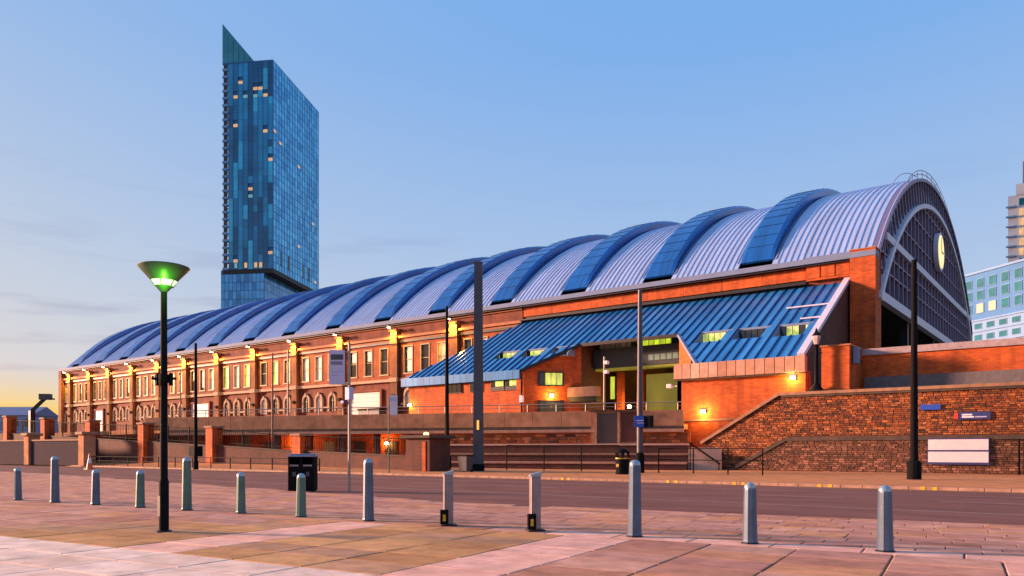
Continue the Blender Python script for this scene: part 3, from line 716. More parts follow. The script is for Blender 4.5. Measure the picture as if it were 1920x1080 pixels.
# entrance recess
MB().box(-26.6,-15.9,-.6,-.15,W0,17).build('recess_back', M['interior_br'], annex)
MB().box(-26.7,-15.8,-5.6,-4.2,10.3,12.3).build('bulkhead', mat('navy_bulkhead', (.02,.022,.034), .5, 0), annex)
for i in range(16):
    x0 = -26.3+i*.64; mm = M['blind'] if i < 6 else (M['lit_g'] if 7 <= i < 13 else M['glass_win'])
    if i == 6: mm = M['glass_win']
    MB().box(x0+.04, x0+.6, -5.0, -4.95, 12.35, 13.6).build('clerestory_pane', mm, annex)
MB().box(-26.6,-15.9,-4.9,-4.7,12.3,14.3).build('clerestory_back', M['backdark'], annex)
for i in range(6):
    x0 = -20.2+i*.66; MB().box(x0+.03, x0+.6, -5.66, -5.62, 10.75, 11.35).build('bulkhead_pane', mat('cool_pane', (.18,.28,.25), .3), annex)
MB().box(-26.5,-16,-5.5,-4.3,10.05,10.28).build('bulkhead_soffit', M['lit_o'], annex)
MB().box(-21.7,-16.2,-3.2,-3.0,4.3,9.6).build('lit_partition', M['lit_o'], annex)
MB().box(-22.6,-21.9,-3.6,-3.1,W0,10).build('recess_column', M['orange_brick'], annex)
MB().box(-25.0,-24.3,-3.6,-3.1,W0,10).build('recess_column', M['orange_brick'], annex)
MB().box(-25.9,-25.4,-3.4,-3.3,7.2,9.6).build('lit_slot', M['lit_g'], annex)
MB().box(-28.2,-24.6,-8.6,-7.6,7.2,8.2).build('balcony_front', M['pink_concrete'], annex)
MB().box(-28.2,-24.6,-8.5,-7.5,6.7,7.19).build('balcony_soffit', M['darkmetal'], annex)
# windows of the splayed wall (frame + panes)
dv = Vector((4.3, 4.6, 0)).normalized(); nv = Vector((dv.y, -dv.x, 0))
def on_splay(d, z, o_=0): p = Vector((-31.2,-12.1,0))+dv*d+nv*o_; return (p.x, p.y, z)
def splay_box(mb, d0, d1, z0, z1, o0, o1):
    mb.hexa([on_splay(d0,z0,o0), on_splay(d1,z0,o0), on_splay(d1,z0,o1), on_splay(d0,z0,o1), on_splay(d0,z1,o0), on_splay(d1,z1,o0), on_splay(d1,z1,o1), on_splay(d0,z1,o1)])
for (d0, d1, z0, z1, lit) in ((1.75, 4.2, 8.45, 9.7, 1), (1.75, 4.2, 5.6, 6.75, 0)):
    fm = MB(); splay_box(fm, d0-.12, d0, z0-.12, z1+.12, .02, .1); splay_box(fm, d1, d1+.12, z0-.12, z1+.12, .02, .1); splay_box(fm, d0, d1, z1, z1+.12, .02, .1); splay_box(fm, d0, d1, z0-.12, z0, .02, .1)
    wo = fm.build('window', M['darkmetal'], annex)
    for k in range(4):
        g = (d1-d0)/4; pm = MB(); splay_box(pm, d0+k*g+.03, d0+(k+1)*g-.03, z0, z1, .02, .05)
        pm.build('pane', (M['lit_g'] if k else M['glass_win']) if lit else M['glass_win'], wo)
# strip windows under the left fascia
for (x0, x1, lit) in ((-35.3,-33.6,1),(-33.3,-31.9,1),(-41.4,-39.5,0),(-38.2,-36.6,0)):
    wo = MB().box(x0-.08, x1+.08, -12.2, -12.1, 7.95, 9.1).build('window', M['darkmetal'], annex)
    for k in range(3):
        g = (x1-x0)/3; MB().box(x0+k*g+.03, x0+(k+1)*g-.03, -12.25, -12.2, 8.05+ (.35 if lit else 0), 9.05).build('pane', M['lit_g'] if lit and k else M['glass_win'], wo)
# square block at the right of the annex and the long brick wall
blk = thing('stair_block', (.2,-13,0), 'square orange brick block beside the annex gable with pale flat coping', 'building')
MB().box(-.75,1.25,-15.0,-11.6,0,9.5).build('wall', M['orange_brick'], blk)
MB().box(-.85,1.35,-15.1,-11.5,9.5,9.62).build('coping', M['terracotta'], blk)
MB().box(1.36,1.7,-14.4,-13.8,8.2,9.4).build('hopper', M['gutter'], blk)
lw = thing('brick_wall', (14,-11.4,0), 'long orange brick wall with grey coping in front of the arched gable', 'wall')
MB().box(1.3,45,-11.4,-11.0,0,9.05).build('wall', M['orange_brick'], lw)
MB().box(1.3,45,-11.55,-10.9,9.05,9.55).build('coping', M['lav'] if False else mat('grey_pink_coping', (.36,.27,.29), .8, var=.15, dirt=.3), lw)
MB().box(1.6,12.6,-12.0,-11.42,5.0,7.3).build('plinth_planter', mat('grey_planter', (.13,.105,.11), .8, var=.2), lw)
# upper forecourt behind the retaining wall
fc = sheet('upper_forecourt', [(-2.2,-16.2),(60,-16.2),(60,-11.5),(60,80),(.5,80),(-2.2,-11)], 5.0, M['concrete'])

# ------------------------------------------------------------------ retaining walls with stones
stone_units = []
def stone_unit(seed):
    r = random.Random(seed); e = .06
    mb = MB(); j = lambda: r.uniform(-.03,.03)
    f = [(-.5+j(),0,-.5+j()),(.5+j(),0,-.5+j()),(.5+j(),0,.5+j()),(-.5+j(),0,.5+j())]
    g = [(x*.86, -1+j()*3, z*.78) for x, y, z in f]
    mb.add(f+g, [(4,5,6,7),(0,1,5,4),(1,2,6,5),(2,3,7,6),(3,0,4,7)]); return mb
def stone_wall(th, zones, yface, m, mrest, limit=300, depth=.045):
    # zones: function(x) -> (zlow, zhigh)
    lst = []
    z = .0; ci = 0
    rnd = random.Random(5)
    while z < 6.4:
        h = rnd.choice([.13,.15,.18]); x = -12+rnd.uniform(0,.5)
        while x < 17.5:
            wl = rnd.uniform(.24,.50); cx = x+wl/2; lo, hi = zones(cx)
            if z > lo-.05 and z+h < hi+.02: lst.append((cx, z+h/2, wl-.018, h-.018))
            x += wl
        z += h
    lst.sort(key=lambda q: abs(q[0]-4))
    protos = []; restm = MB()
    for i, (cx, zc, wl, h) in enumerate(lst):
        if i < limit:
            if len(protos) < 5:
                o = stone_unit(len(protos)).build('stone', m); o.parent = th; protos.append(o)
            else: o = random.choice(protos).copy(); COL.objects.link(o)
            o.location = Vector((cx, yface, zc))-wpos(th); o.scale = (wl, depth*random.uniform(.6,1.3), h)
        else:
            u = stone_unit(i % 9); restm.add([(cx+a*wl, yface+b*depth, zc+c*h) for a, b, c in u.v], u.f)
    if restm.v: tag(restm.build('stones_further_along', mrest, th), kind='stuff')
upw = thing('retaining_wall', (3,-16.4,0), 'tall upper wall of mixed orange stones with a ramped left end and flat coping', 'wall', None)
def top_up(x): return 2.4+(x+9.5)/6.0*3.5 if x < -3.5 else 5.9
def lo_up(x): return max(.0, .15+(x+6.8)/4.1*2.4) if x < -2.7 else 2.62
MB().prism([(-9.5,0),(-9.5,2.35),(-3.5,5.85),(45,5.85),(45,0)], lambda p, a: (p[0], a, p[1]), -16.4, -16.0).build('wall_core', M['dark_brick'], upw)
stone_wall(upw, lambda x: (lo_up(x), top_up(x)-.02) if x > -9.4 else (9,0), -16.4, M['stone'], M['stone_far'])
MB().bar((-9.8,-16.25,2.28),(-3.5,-16.25,5.97),.75,.22).build('ramp_coping', M['coping'], upw)
MB().box(-3.5,45,-16.65,-15.9,5.86,6.08).build('coping', M['coping'], upw)
MB().box(-3.3,45,-16.58,-16.42,5.70,5.85).build('coping_drip', M['dark_coping'], upw)
low = thing('lower_retaining_wall', (5,-17.2,0), 'low rough weathered stone wall with dark coping in front of the taller wall', 'wall', None)
MB().prism([(-6.9,0),(-6.9,.1),(-2.7,2.38),(45,2.38),(45,0)], lambda p, a: (p[0], a, p[1]), -17.2, -16.48).build('wall_core', M['dark_brick'], low)
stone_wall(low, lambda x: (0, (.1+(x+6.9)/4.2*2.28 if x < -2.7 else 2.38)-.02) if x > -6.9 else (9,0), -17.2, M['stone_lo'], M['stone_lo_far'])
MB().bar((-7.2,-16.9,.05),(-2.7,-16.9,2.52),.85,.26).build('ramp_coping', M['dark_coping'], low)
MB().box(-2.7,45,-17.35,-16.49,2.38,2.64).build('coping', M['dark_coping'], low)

# ------------------------------------------------------------------ terrace in front of the hall
PA = Vector((-11.8,-16.6)); PT = Vector((-.937,-.349)).normalized(); PN = Vector((-PT.y, PT.x)); PN = PN if PN.y < 0 else -PN
def pf(s, o_, z): p = PA+PT*s+PN*o_; return (p.x, p.y, z)
def pbox(mb, s0, s1, o0, o1, z0, z1):
    return mb.hexa([pf(s0,o0,z0), pf(s1,o0,z0), pf(s1,o1,z0), pf(s0,o1,z0), pf(s0,o0,z1), pf(s1,o0,z1), pf(s1,o1,z1), pf(s0,o1,z1)])
tw = thing('terrace_wall', pf(20,0,0), 'long brown concrete terrace parapet with railing below the hall front', 'terrace')
m_ = MB(); e0 = pf(0,-.2,0); e1 = pf(52,-.2,0)
m_.prism([(e0[0],e0[1]),(e1[0],e1[1]),(-95,-33),(-172,-30),(-172,-.0),(-12,-.0)], lambda p, a: (p[0], p[1], a), 3.45, 3.9); m_.build('deck', M['concrete'], tw)
s = -.5; 
while s < 52:
    m_ = MB(); pbox(m_, s+.015, s+2.585, -.25, .0, 3.72, 5.05); m_.build('parapet_panel', M['concrete'], tw, bevel=.015)
    s += 2.6
m_ = MB(); pbox(m_, -.5, 52, -.2, .06, 3.5, 3.70); m_.build('parapet_base', M['dark_coping'], tw)
m_ = MB(); pbox(m_, -.5, 52, -.28, .14, 3.22, 3.48); m_.build('ledge', M['pink_concrete'], tw)
s = 0
while s < 52:
    m_ = MB(); m_.tube(pf(s,-.12,5.05), pf(s,-.12,5.72), .04, 6); m_.build('railing_post', M['pole_tan'], tw); s += 2.6
m_ = MB(); m_.tube(pf(-.4,-.12,5.7), pf(52,-.12,5.7), .045, 6); m_.build('handrail', M['pole_tan'], tw)
m_ = MB(); m_.tube(pf(-.4,-.12,5.4), pf(52,-.12,5.4), .025, 6); m_.build('mid_rail', M['pole_tan'], tw)
# solid rubble wall below, right of the undercroft
m_ = MB(); pbox(m_, -1.0, 24, -.6, -.1, 0, 3.21); m_.build('rubble_core', M['orange_brick'], tw)
rnd = random.Random(3); cnt = 0; pr = []
z = 2.3
while z < 3.1:
    s = -.8; h = .27
    while s < 23.6:
        wl = rnd.uniform(.5,1.0)
        if not (3.3 < s+wl/2 < 7.4):
            if len(pr) < 4:
                o = stone_unit(20+len(pr)).build('stone', M['stone']); o.parent = tw; pr.append(o)
            else: o = rnd.choice(pr).copy(); COL.objects.link(o)
            o.location = Vector(pf(s+wl/2, -.1, z+h/2))-wpos(tw); o.scale = (wl-.03, .06*rnd.uniform(.6,1.5), h-.03); o.rotation_euler = (0,0,math.atan2(-PT.y,-PT.x))
        s += wl
    z += h
for (o0, o1, zt, mm) in ((-.1, 1.3, 2.25, M['pink_concrete']), (1.3, 2.6, 1.45, M['coping']), (2.6, 3.8, .75, M['pink_concrete'])):
    m_ = MB(); pbox(m_, -1, 23.5, o0, o1-.02, 0, zt-.16); m_.build('planter_tier', M['dark_brick'], tw)
    m_ = MB(); pbox(m_, -1, 23.5, o0, o1+.06, zt-.16, zt); m_.build('tier_coping', mm, tw)
# undercroft
m_ = MB(); pbox(m_, 23.6, 56, -7.5, -7.1, 0, 3.44); m_.build('undercroft_wall', M['orange_brick'], tw)
for k in range(9):
    m_ = MB(); pbox(m_, 24+k*3.6, 24.5+k*3.6, -.75, -.3, 0, 3.44); m_.build('undercroft_column', M['dark_brick'], tw)
for k in range(8):
    m_ = MB(); pbox(m_, 25.3+k*3.6, 26.6+k*3.6, -7.1, -7.0, .2, 2.6); m_.build('undercroft_door', M['door'] if k % 3 else M['shutter'], tw)
# kiosk with the brown door
ks = thing('door_kiosk', pf(5.3,.2,2.25), 'small kiosk with a brown door set into the terrace wall', 'kiosk')
m_ = MB(); pbox(m_, 3.4, 7.3, -2.0, .1, 2.25, 5.0); m_.build('wall', M['coping'], ks)
m_ = MB(); pbox(m_, 5.0, 6.75, .1, .16, 2.27, 4.82); m_.build('door', M['door'], ks)
m_ = MB(); pbox(m_, 4.8, 5.0, .1, .22, 2.27, 4.95); pbox(m_, 6.75, 6.95, .1, .22, 2.27, 4.95); m_.build('door_frame', M['concrete'], ks)
m_ = MB(); pbox(m_, 3.45, 4.7, .1, .15, 2.4, 4.9); m_.build('side_panel', M['dark_brick'], ks)
m_ = MB(); pbox(m_, 3.3, 7.4, -2.1, .3, 5.0, 5.12); m_.build('roof', M['dark_coping'], ks)
# steps with handrail right of the kiosk
st = thing('terrace_steps', pf(-2.5,2.6,.1), 'short flight of steps with pale cheek wall and dark sloping handrail', 'steps')
for k in range(7):
    m_ = MB(); pbox(m_, -1.2-k*.34-.34, -1.2-k*.34, .6, 2.4, .05, .3+(6-k)*.27); m_.build('step', M['concrete'], st)
m_ = MB(); pbox(m_, -3.6, -1.05, 2.42, 2.6, .05, 1.9); m_.build('cheek_wall', M['pink_concrete'], st)
m_ = MB(); m_.bar(pf(-3.5,2.75,.6), pf(-1.1,2.75,2.3), .08, .12); m_.tube(pf(-3.4,2.75,.05), pf(-3.4,2.75,.7), .04); m_.tube(pf(-1.2,2.75,.1), pf(-1.2,2.75,2.3), .04); m_.build('handrail', M['blackpaint'], st)

# ------------------------------------------------------------------ ramp fence: brick piers, dwarf wall, railings
PIER = [(-38.2,-34.4,3.1),(-49.7,-35.5,3.95),(-60.8,-36.3,4.5),(-71.3,-36.8,5.0),(-81.8,-37.2,5.5),(-92,-37.5,6.0)]
names = ['nearest the square brick pier','second','third','fourth','fifth','last, by the yellow sky']
for i, (x, y, zt) in enumerate(PIER):
    b0 = gz(x, y)
    t_ = thing('brick_pier', (x, y, b0), ['orange brick fence pier nearest the square brick hut', 'orange brick fence pier, second left of the square brick hut','orange brick fence pier just left of the tall black lamp post', 'orange brick fence pier behind the stone capped pier and cone','orange brick fence pier, second from the left picture edge','orange brick fence pier at the left picture edge'][i], 'pier', 'brick piers of the ramp fence')
    MB().box(x-.55, x+.55, y-.55, y+.55, b0-.1, zt-.2).build('shaft', M['orange_brick'], t_)
    MB().box(x-.68, x+.68, y-.68, y+.68, zt-.2, zt).build('cap', M['coping'], t_, bevel=.04)
FPT = [(-24.6,-34.35)]+[(p[0], p[1]) for p in PIER]+[(-125,-38.4)]
wtop = [1.15, 1.55, 2.05, 2.5, 2.9, 3.3, 3.7, 4.2]; rtop = [2.6, 2.9, 3.7, 4.2, 4.6, 5.1, 5.5, 6.0]
rf = thing('ramp_fence', (-50,-35.5,.5), 'dark brick ramp wall topped by black metal railings between the piers', 'fence')
for i in range(len(FPT)-1):
    p, q = Vector(FPT[i]), Vector(FPT[i+1]); d = (q-p).normalized(); p2 = p+d*(.56 if i else .0); q2 = q-d*.56; n_ = Vector((-d.y, d.x))*.16
    m_ = MB(); lo = .1
    m_.hexa([(p2.x-n_.x,p2.y-n_.y,lo),(q2.x-n_.x,q2.y-n_.y,lo),(q2.x+n_.x,q2.y+n_.y,lo),(p2.x+n_.x,p2.y+n_.y,lo),(p2.x-n_.x,p2.y-n_.y,wtop[i]),(q2.x-n_.x,q2.y-n_.y,wtop[i+1]),(q2.x+n_.x,q2.y+n_.y,wtop[i+1]),(p2.x+n_.x,p2.y+n_.y,wtop[i])])
    m_.build('dwarf_wall', M['dark_brick'], rf)
    m_ = MB(); m_.bar((p2.x,p2.y,wtop[i]+.06),(q2.x,q2.y,wtop[i+1]+.06),.42,.11); m_.build('wall_coping', M['dark_coping'], rf)
    m_ = MB(); L_ = (q2-p2).length; nb = int(L_/.30)
    for k in range(nb+1):
        f = k/nb; c = p2.lerp(q2, f); za = wtop[i]+(wtop[i+1]-wtop[i])*f; zb = rtop[i]+(rtop[i+1]-rtop[i])*f
        m_.bar((c.x,c.y,za), (c.x,c.y,zb), .03, .03)
    m_.bar((p2.x,p2.y,rtop[i]-.05),(q2.x,q2.y,rtop[i+1]-.05),.06,.07); m_.bar((p2.x,p2.y,wtop[i]+.35),(q2.x,q2.y,wtop[i+1]+.35),.05,.05)
    tag(m_.build('railing_bars', M['blackpaint'], rf), kind='stuff')
    for f in (.33, .67):
        c = p2.lerp(q2, f); zb = rtop[i]+(rtop[i+1]-rtop[i])*f; m_ = MB(); m_.bar((c.x,c.y,.3),(c.x,c.y,zb+.1),.09,.09); m_.build('railing_post', M['blackpaint'], rf)
# square brick hut at the end of the ramp
ht = thing('brick_hut', (-23.4,-34.3,.12), 'square dark brick hut with flat slab roof and a glowing lamp on top', 'hut')
MB().box(-24.6,-22.2,-35.4,-33.2,.1,2.55).build('wall', M['dark_brick'], ht)
MB().box(-22.9,-22.55,-35.46,-35.4,.15,2.3).build('panel', M['orange_brick'], ht)
MB().box(-24.9,-21.9,-35.7,-32.9,2.55,2.78).build('roof_slab', M['dark_coping'], ht, bevel=.03)
# stone-capped front piers at the far left with a low parapet
for i, (u, D) in enumerate(((163,80),(60,86))):
    x, y = sv((u-960)/1446*D, D); b0 = .1
    t_ = thing('stone_pier', (x, y, b0), ['low pale stone gate pier with wide cap beside the traffic cone','low pale stone gate pier with wide cap near the left edge'][i], 'pier', 'low stone gate piers')
    MB().box(x-.6, x+.6, y-.6, y+.6, b0, 3.3).build('shaft', M['concrete'], t_); MB().box(x-.85, x+.85, y-.85, y+.85, 3.3, 3.6).build('cap', M['coping'], t_, bevel=.05)
x0, y0 = sv((163-960)/1446*80, 80); x1, y1 = sv((-60-960)/1446*93, 93)
pw = thing('low_parapet', ((x0+x1)/2,(y0+y1)/2,.1), 'low purple grey parapet wall between the stone gate piers at far left', 'wall')
m_ = MB(); m_.bar((x0-.7,y0-.1,1.4),(x1,y1,1.4),.3,2.6); m_.build('wall', mat('purple_grey_render', (.06,.04,.055), .9, spec=.1), pw)
m_ = MB(); m_.bar((x0-.7,y0-.1,2.78),(x1,y1,2.78),.5,.16); m_.build('coping', M['coping'], pw)

# pedestrian guard rails on the far pavement
def guard(name, pts, h, label, grp):
    t_ = thing(name, (*pts[0], gz(*pts[0])), label, 'railing', grp)
    for (x, y) in pts: 
        b0 = gz(x, y); MB().bar((x,y,b0),(x,y,b0+h),.07,.07).build('post', M['blackpaint'], t_)
    for p, q in zip(pts, pts[1:]):
        for f in (1, .55): MB().bar((p[0],p[1],gz(*p)+h*f-.03),(q[0],q[1],gz(*q)+h*f-.03),.05,.06).build('rail', M['blackpaint'], t_)
    return t_
def seg(u0, u1, D0, D1, n):
    return [sv(((u0+(u1-u0)*i/n)-960)/1446*(D0+(D1-D0)*i/n), D0+(D1-D0)*i/n) for i in range(n+1)]
guard('guard_rail', seg(950, 1160, 60, 56, 3), 1.95, 'black guard rail in front of the planter tiers between mast and bin', 'guard rails')
guard('guard_rail', seg(1235, 1430, 53, 48, 3), 1.7, 'black guard rail in front of the steps and ramped wall', 'guard rails')
guard('guard_rail', [(-30-2.9*i,-39.0) for i in range(19)], .95, 'long low black guard rail along the kerb below the ramp fence', 'guard rails')

# ------------------------------------------------------------------ street furniture
def bollard(kind, h, m):
    t_ = thing('bollard', (0,0,0), 'x', 'bollard', 'bollards along the plaza edge')
    r = .125 if kind != 'tall' else .13
    b = MB(); b.lathe([(r*1.06,.0),(r*1.06,.05),(r,.07),(r*.84,h-.12),(r*.80,h-.09)], n=10); b.build('shaft', m, t_, smooth=False)
    b = MB(); b.lathe([(r*.80,h-.089),(r*.78,h-.05),(r*.55,h-.01),(r*.18,h+.01)], n=10); b.build('cap', M['bol_cap'], t_, smooth=True)
    b = MB(); b.lathe([(r*1.25,.0),(r*1.25,.018),(r*1.07,.03)], n=10); b.build('foot', M['darkmetal'], t_)  # dark foot ring, standing in for the contact shadow
    return t_
def steel_bollard():
    t_ = thing('steel_bollard', (0,0,0), 'x', 'bollard', 'square steel bollards with lock boxes')
    MB().box(-.10,.10,-.10,.10,.04,1.10).build('shaft', M['steel'], t_, bevel=.015)
    MB().hexa([(-.11,-.11,1.10),(.11,-.11,1.10),(.11,.11,1.10),(-.11,.11,1.10),(-.11,-.11,1.14),(.11,-.11,1.20),(.11,.11,1.20),(-.11,.11,1.14)]).build('cap', M['bol_cap'], t_)
    MB().box(-.17,.17,-.17,.17,0,.04).build('foot', M['darkmetal'], t_)
    MB().box(-.19,-.02,-.2,-.101,.05,.36).build('lock_box', M['blackpaint'], t_, bevel=.01)
    MB().box(-.14,-.08,-.206,-.2,.12,.26).build('lock_label', M['yellow'], t_)
    return t_
prot = {}
desc = ['nearest, at the far right of the row','second from the right end','tall one beside the pink paving band, right of the steel pair',None,None,'tall one right of the sign pole','just in front of the litter bin','left of the litter bin','tall green one below the dark pole box','just left of the black lamp post','third from the left end','tall one near the left end','last at the left end']
for i in range(13):
    x, y = pg(2.13*i+(.1 if i in (5,6,7,8) else 0), 0); z = .026
    if i in (3, 4):
        if 'steel' not in prot: prot['steel'] = o = steel_bollard()
        else: o = copy_tree(prot['steel'])
        o['label'] = 'square steel bollard with black lock box, ' + ('right one of the pair' if i == 3 else 'left one of the pair')
        o.location = (x, y, z); o.rotation_euler = (0,0,YAW+R_(12))
    else:
        tall = i in (2,5,8,11); col = 'green' if i in (6,7,8,9) else 'blue'; key = (tall, col)
        if key not in prot: prot[key] = o = bollard('tall' if tall else 'short', (1.44 if tall else 1.06), M['bol_green'] if col == 'green' else M['bol_blue'])
        else: o = copy_tree(prot[key])
        o['label'] = f"{col} grey tapered bollard, {desc[i]}"
        o.location = (x, y, z); o.rotation_euler = (random.uniform(-.008,.008), random.uniform(-.008,.008), random.uniform(0,6))
# saucer street lamp
LX, LY = 1.32, -67.8
sl = thing('street_lamp', (LX, LY, .026), 'black street lamp with a saucer head glowing green on the plaza', 'street lamp')
MB().lathe([(.095,0),(.095,1.0),(.085,1.03),(.075,1.06),(.06,4.81)], (LX,LY,.026), 14).build('pole', M['blackpaint'], sl, smooth=True)
MB().lathe([(.16,0),(.16,.02),(.12,.04)], (LX,LY,.026), 14).build('base_plate', M['darkmetal'], sl)
m_ = MB(); m_.lathe([(.10,2.98),(.10,3.14)], (LX,LY,.026), 12); m_.bar((LX-.24*RX,LY-.24*RY,3.09),(LX+.24*RX,LY+.24*RY,3.09),.05,.05); m_.bar((LX-.14*RX,LY-.14*RY,2.95),(LX-.14*RX,LY-.14*RY,3.2),.07,.05); m_.bar((LX+.14*RX,LY+.14*RY,2.95),(LX+.14*RX,LY+.14*RY,3.2),.07,.05); m_.build('bracket', M['blackpaint'], sl)
MB().box(LX-.05,LX+.05,LY-.11,LY-.08,.35,.75).build('service_door', M['darkmetal'], sl)
hz_ = .026-.17
def shell(prof, name, m, n=32):
    mb = MB(); k = len(prof); vs = []; fs = []
    for r, z in prof:
        for i in range(n): a = 2*math.pi*i/n; vs.append((LX+r*math.cos(a), LY+r*math.sin(a), hz_+z))
    for j in range(k-1):
        for i in range(n): fs.append((j*n+i, j*n+(i+1) % n, (j+1)*n+(i+1) % n, (j+1)*n+i))
    mb.add(vs, fs); return mb.build(name, m, sl, smooth=True)
shell([(.065,4.96),(.10,5.00),(.17,5.08)], 'collar', M['lamp_grn'])
shell([(.165,5.08),(.245,5.18)], 'lamp_glass', M['lamp_g'])
hd = shell([(.245,5.18),(.36,5.31),(.48,5.44),(.485,5.46),(.44,5.475),(.20,5.49),(.01,5.495)], 'lamp_saucer', M['lamp_grn'])
for k in range(6):
    a = math.pi*2*k/6+.3; m_ = MB(); m_.bar((LX+.17*math.cos(a),LY+.17*math.sin(a),hz_+5.06),(LX+.27*math.cos(a),LY+.27*math.sin(a),hz_+5.22),.018,.018); m_.build('cage_bar', M['lamp_grn'], sl)
light('lamp_light', (LX+.36*.88, LY-.36*.47, 4.86), 9, (.22,1,.06), sl, .05)

# poles
def column(name, u, D, z0, z1, r0, r1, m, label, cat='lamp post', square=False, base=None):
    x, y = sv((u-960)/1446*D, D); t_ = thing(name, (x, y, z0), label, cat)
    b = MB(); n = 4 if square else 12
    b.lathe([(r0,0),(r1,z1-z0)], (x,y,z0), n, math.pi/4+YAW if square else 0); b.build('shaft', m, t_, smooth=not square)
    if base: b = MB(); b.lathe([(base[0],0),(base[0],base[1]),(base[0]*.8,base[1]+.12)], (x,y,z0-.02), n, math.pi/4+YAW if square else 0); b.build('base', M['blackpaint'], t_)
    b = MB(); b.lathe([(r1*1.06,z1-z0),(r1*1.06,z1-z0+.08),(r1*.3,z1-z0+.12)], (x,y,z0), n, math.pi/4+YAW if square else 0); b.build('top_cap', m, t_)
    return t_, x, y
mst, mx_, my_ = column('mast', 897, 57.5, .12, 15.6, .56, .42, M['mast'], 'very tall grey square mast on the far pavement', 'mast', True, (.62,.5))
m_ = MB(); m_.bar((mx_+FX*-.5-.0, my_-FY*.5, 3.2),(mx_-FX*.5, my_-FY*.5, 3.9),.2,.05); m_.build('label_plate', M['yellow'], mst)
column('lamp_post', 838, 58, .3, 12.4, .19, .10, M['blackpaint'], 'slim black post left of the tall grey mast', base=(.34,.9))
pp, px_, py_ = column('lamp_post', 1200, 53, .12, 12.6, .24, .14, M['mast'], 'dark post carrying the small blue square sign', base=(.3,1.3))
column('lamp_post', 1714, 41, .12, 11.7, .21, .13, M['blackpaint'], 'black post in front of the rough stone wall', base=(.36,.9))
bp, bx_, by_ = column('lamp_post', 367, 60, .2, 9.9, .15, .10, M['blackpaint'], 'dark thin post with a black box at its foot, right of the street lamp', base=(.2,.6))
MB().box(bx_-.4,bx_+.4,by_-.35,by_+.35,1.2,2.0).build('control_box', M['blackpaint'], bp)
column('flag_pole', 511, 70, .3, 10.4, .09, .07, mat('brown_pole', (.12,.07,.06), .6), 'thin brown pole in front of the arched windows', 'pole')
column('flag_pole', 540, 76, 3.9, 11.5, .10, .08, M['pole_tan'], 'thin pale pole standing on the terrace', 'pole')
# blue square sign on its post
def plate(name, c, w_, h, m, label, cat, normal=(-FX,-FY), th=.05, group=None):
    t_ = thing(name, c, label, cat, group); nx_, ny_ = normal; tx, ty = -ny_, nx_
    m_ = MB(); a = Vector((tx, ty, 0))*w_/2; n3 = Vector((nx_, ny_, 0))*th/2; z = Vector((0,0,h/2)); C = Vector(c)
    m_.hexa([C-a-n3-z, C+a-n3-z, C+a+n3-z, C-a+n3-z, C-a-n3+z, C+a-n3+z, C+a+n3+z, C-a+n3+z]); m_.build('panel', m, t_)
    def pr(x0, x1, z0, z1, mm, nm='print'):
        q = MB(); T = Vector((tx, ty, 0)); Nn = Vector((nx_, ny_, 0)); o_ = C+Nn*(th/2+.004)
        if nm == 'print': q.add([o_+T*x0+Vector((0,0,z0)), o_+T*x1+Vector((0,0,z0)), o_+T*x1+Vector((0,0,z1)), o_+T*x0+Vector((0,0,z1))], [(0,1,2,3)])
        else:
            o2 = o_+Nn*.03; q.hexa([o_+T*x0+Vector((0,0,z0)), o_+T*x1+Vector((0,0,z0)), o2+T*x1+Vector((0,0,z0)), o2+T*x0+Vector((0,0,z0)), o_+T*x0+Vector((0,0,z1)), o_+T*x1+Vector((0,0,z1)), o2+T*x1+Vector((0,0,z1)), o2+T*x0+Vector((0,0,z1))])
        q.build(nm, mm, t_)
    return t_, pr
nvx, nvy = -FX, -FY
t_, pr = plate('blue_sign', (px_+nvx*.3-.05, py_+nvy*.3, 3.65), .82, .8, M['blue'], 'small square blue sign fixed to a dark post', 'sign')
pr(-.28,.24,.02,.10,M['lav']); pr(-.22,.28,-.14,-.08,M['lav'])
MB().box(px_+.2,px_+.8,py_-.1,py_+.45,3.25,4.05).build('sign_box', M['blackpaint'], t_)
# banner pole near the plaza edge
bn, ux, uy = column('banner_pole', 655, 31, .01, 5.9, .055, .05, M['pole_tan'], 'thin tan pole at the plaza edge carrying a lavender banner', 'pole')
t_, pr = plate('banner', (ux-.49*RX, uy-.49*RY, 5.0), .62, 1.38, M['lav'], 'lavender banner with a dark printed block hung on the tan pole', 'banner')
pr(-.25,.25,.30,.52,M['mast']); pr(-.25,.22,.10,.24,mat('grey_print',(.2,.18,.25),.6)); pr(-.22,.2,-.2,-.16,mat('pale_print',(.4,.36,.52),.6)); pr(-.22,.1,-.34,-.30,mat('pale_print',(.4,.36,.52),.6))
for zz in (4.35, 5.62):
    m_ = MB(); m_.bar((ux,uy,zz),(ux-.85*RX,uy-.85*RY,zz),.03,.03); m_.build('banner_arm', M['pole_tan'], bn)
MB().box(ux-.12,ux+.12,uy-.12,uy+.12,3.7,4.2).build('junction_box', M['lav'], bn)
MB().box(ux-.25*RX-.08,ux-.25*RX+.08,uy-.25*RY-.06,uy-.25*RY+.06,3.55,3.66).build('sensor', M['blue'], bn)
# small pink notice on a thin post
sp_, ux, uy = column('sign_post', 729, 52.5, .12, 5.2, .05, .045, M['mast'], 'thin grey post with a small pink notice plate', 'post')
t_, pr = plate('notice_plate', (ux+.32*RX, uy+.32*RY, 4.75), .52, 1.35, M['pinkwhite'], 'small upright pink notice plate on the thin grey post', 'sign'); pr(-.2,.2,.25,.5,M['lav'])
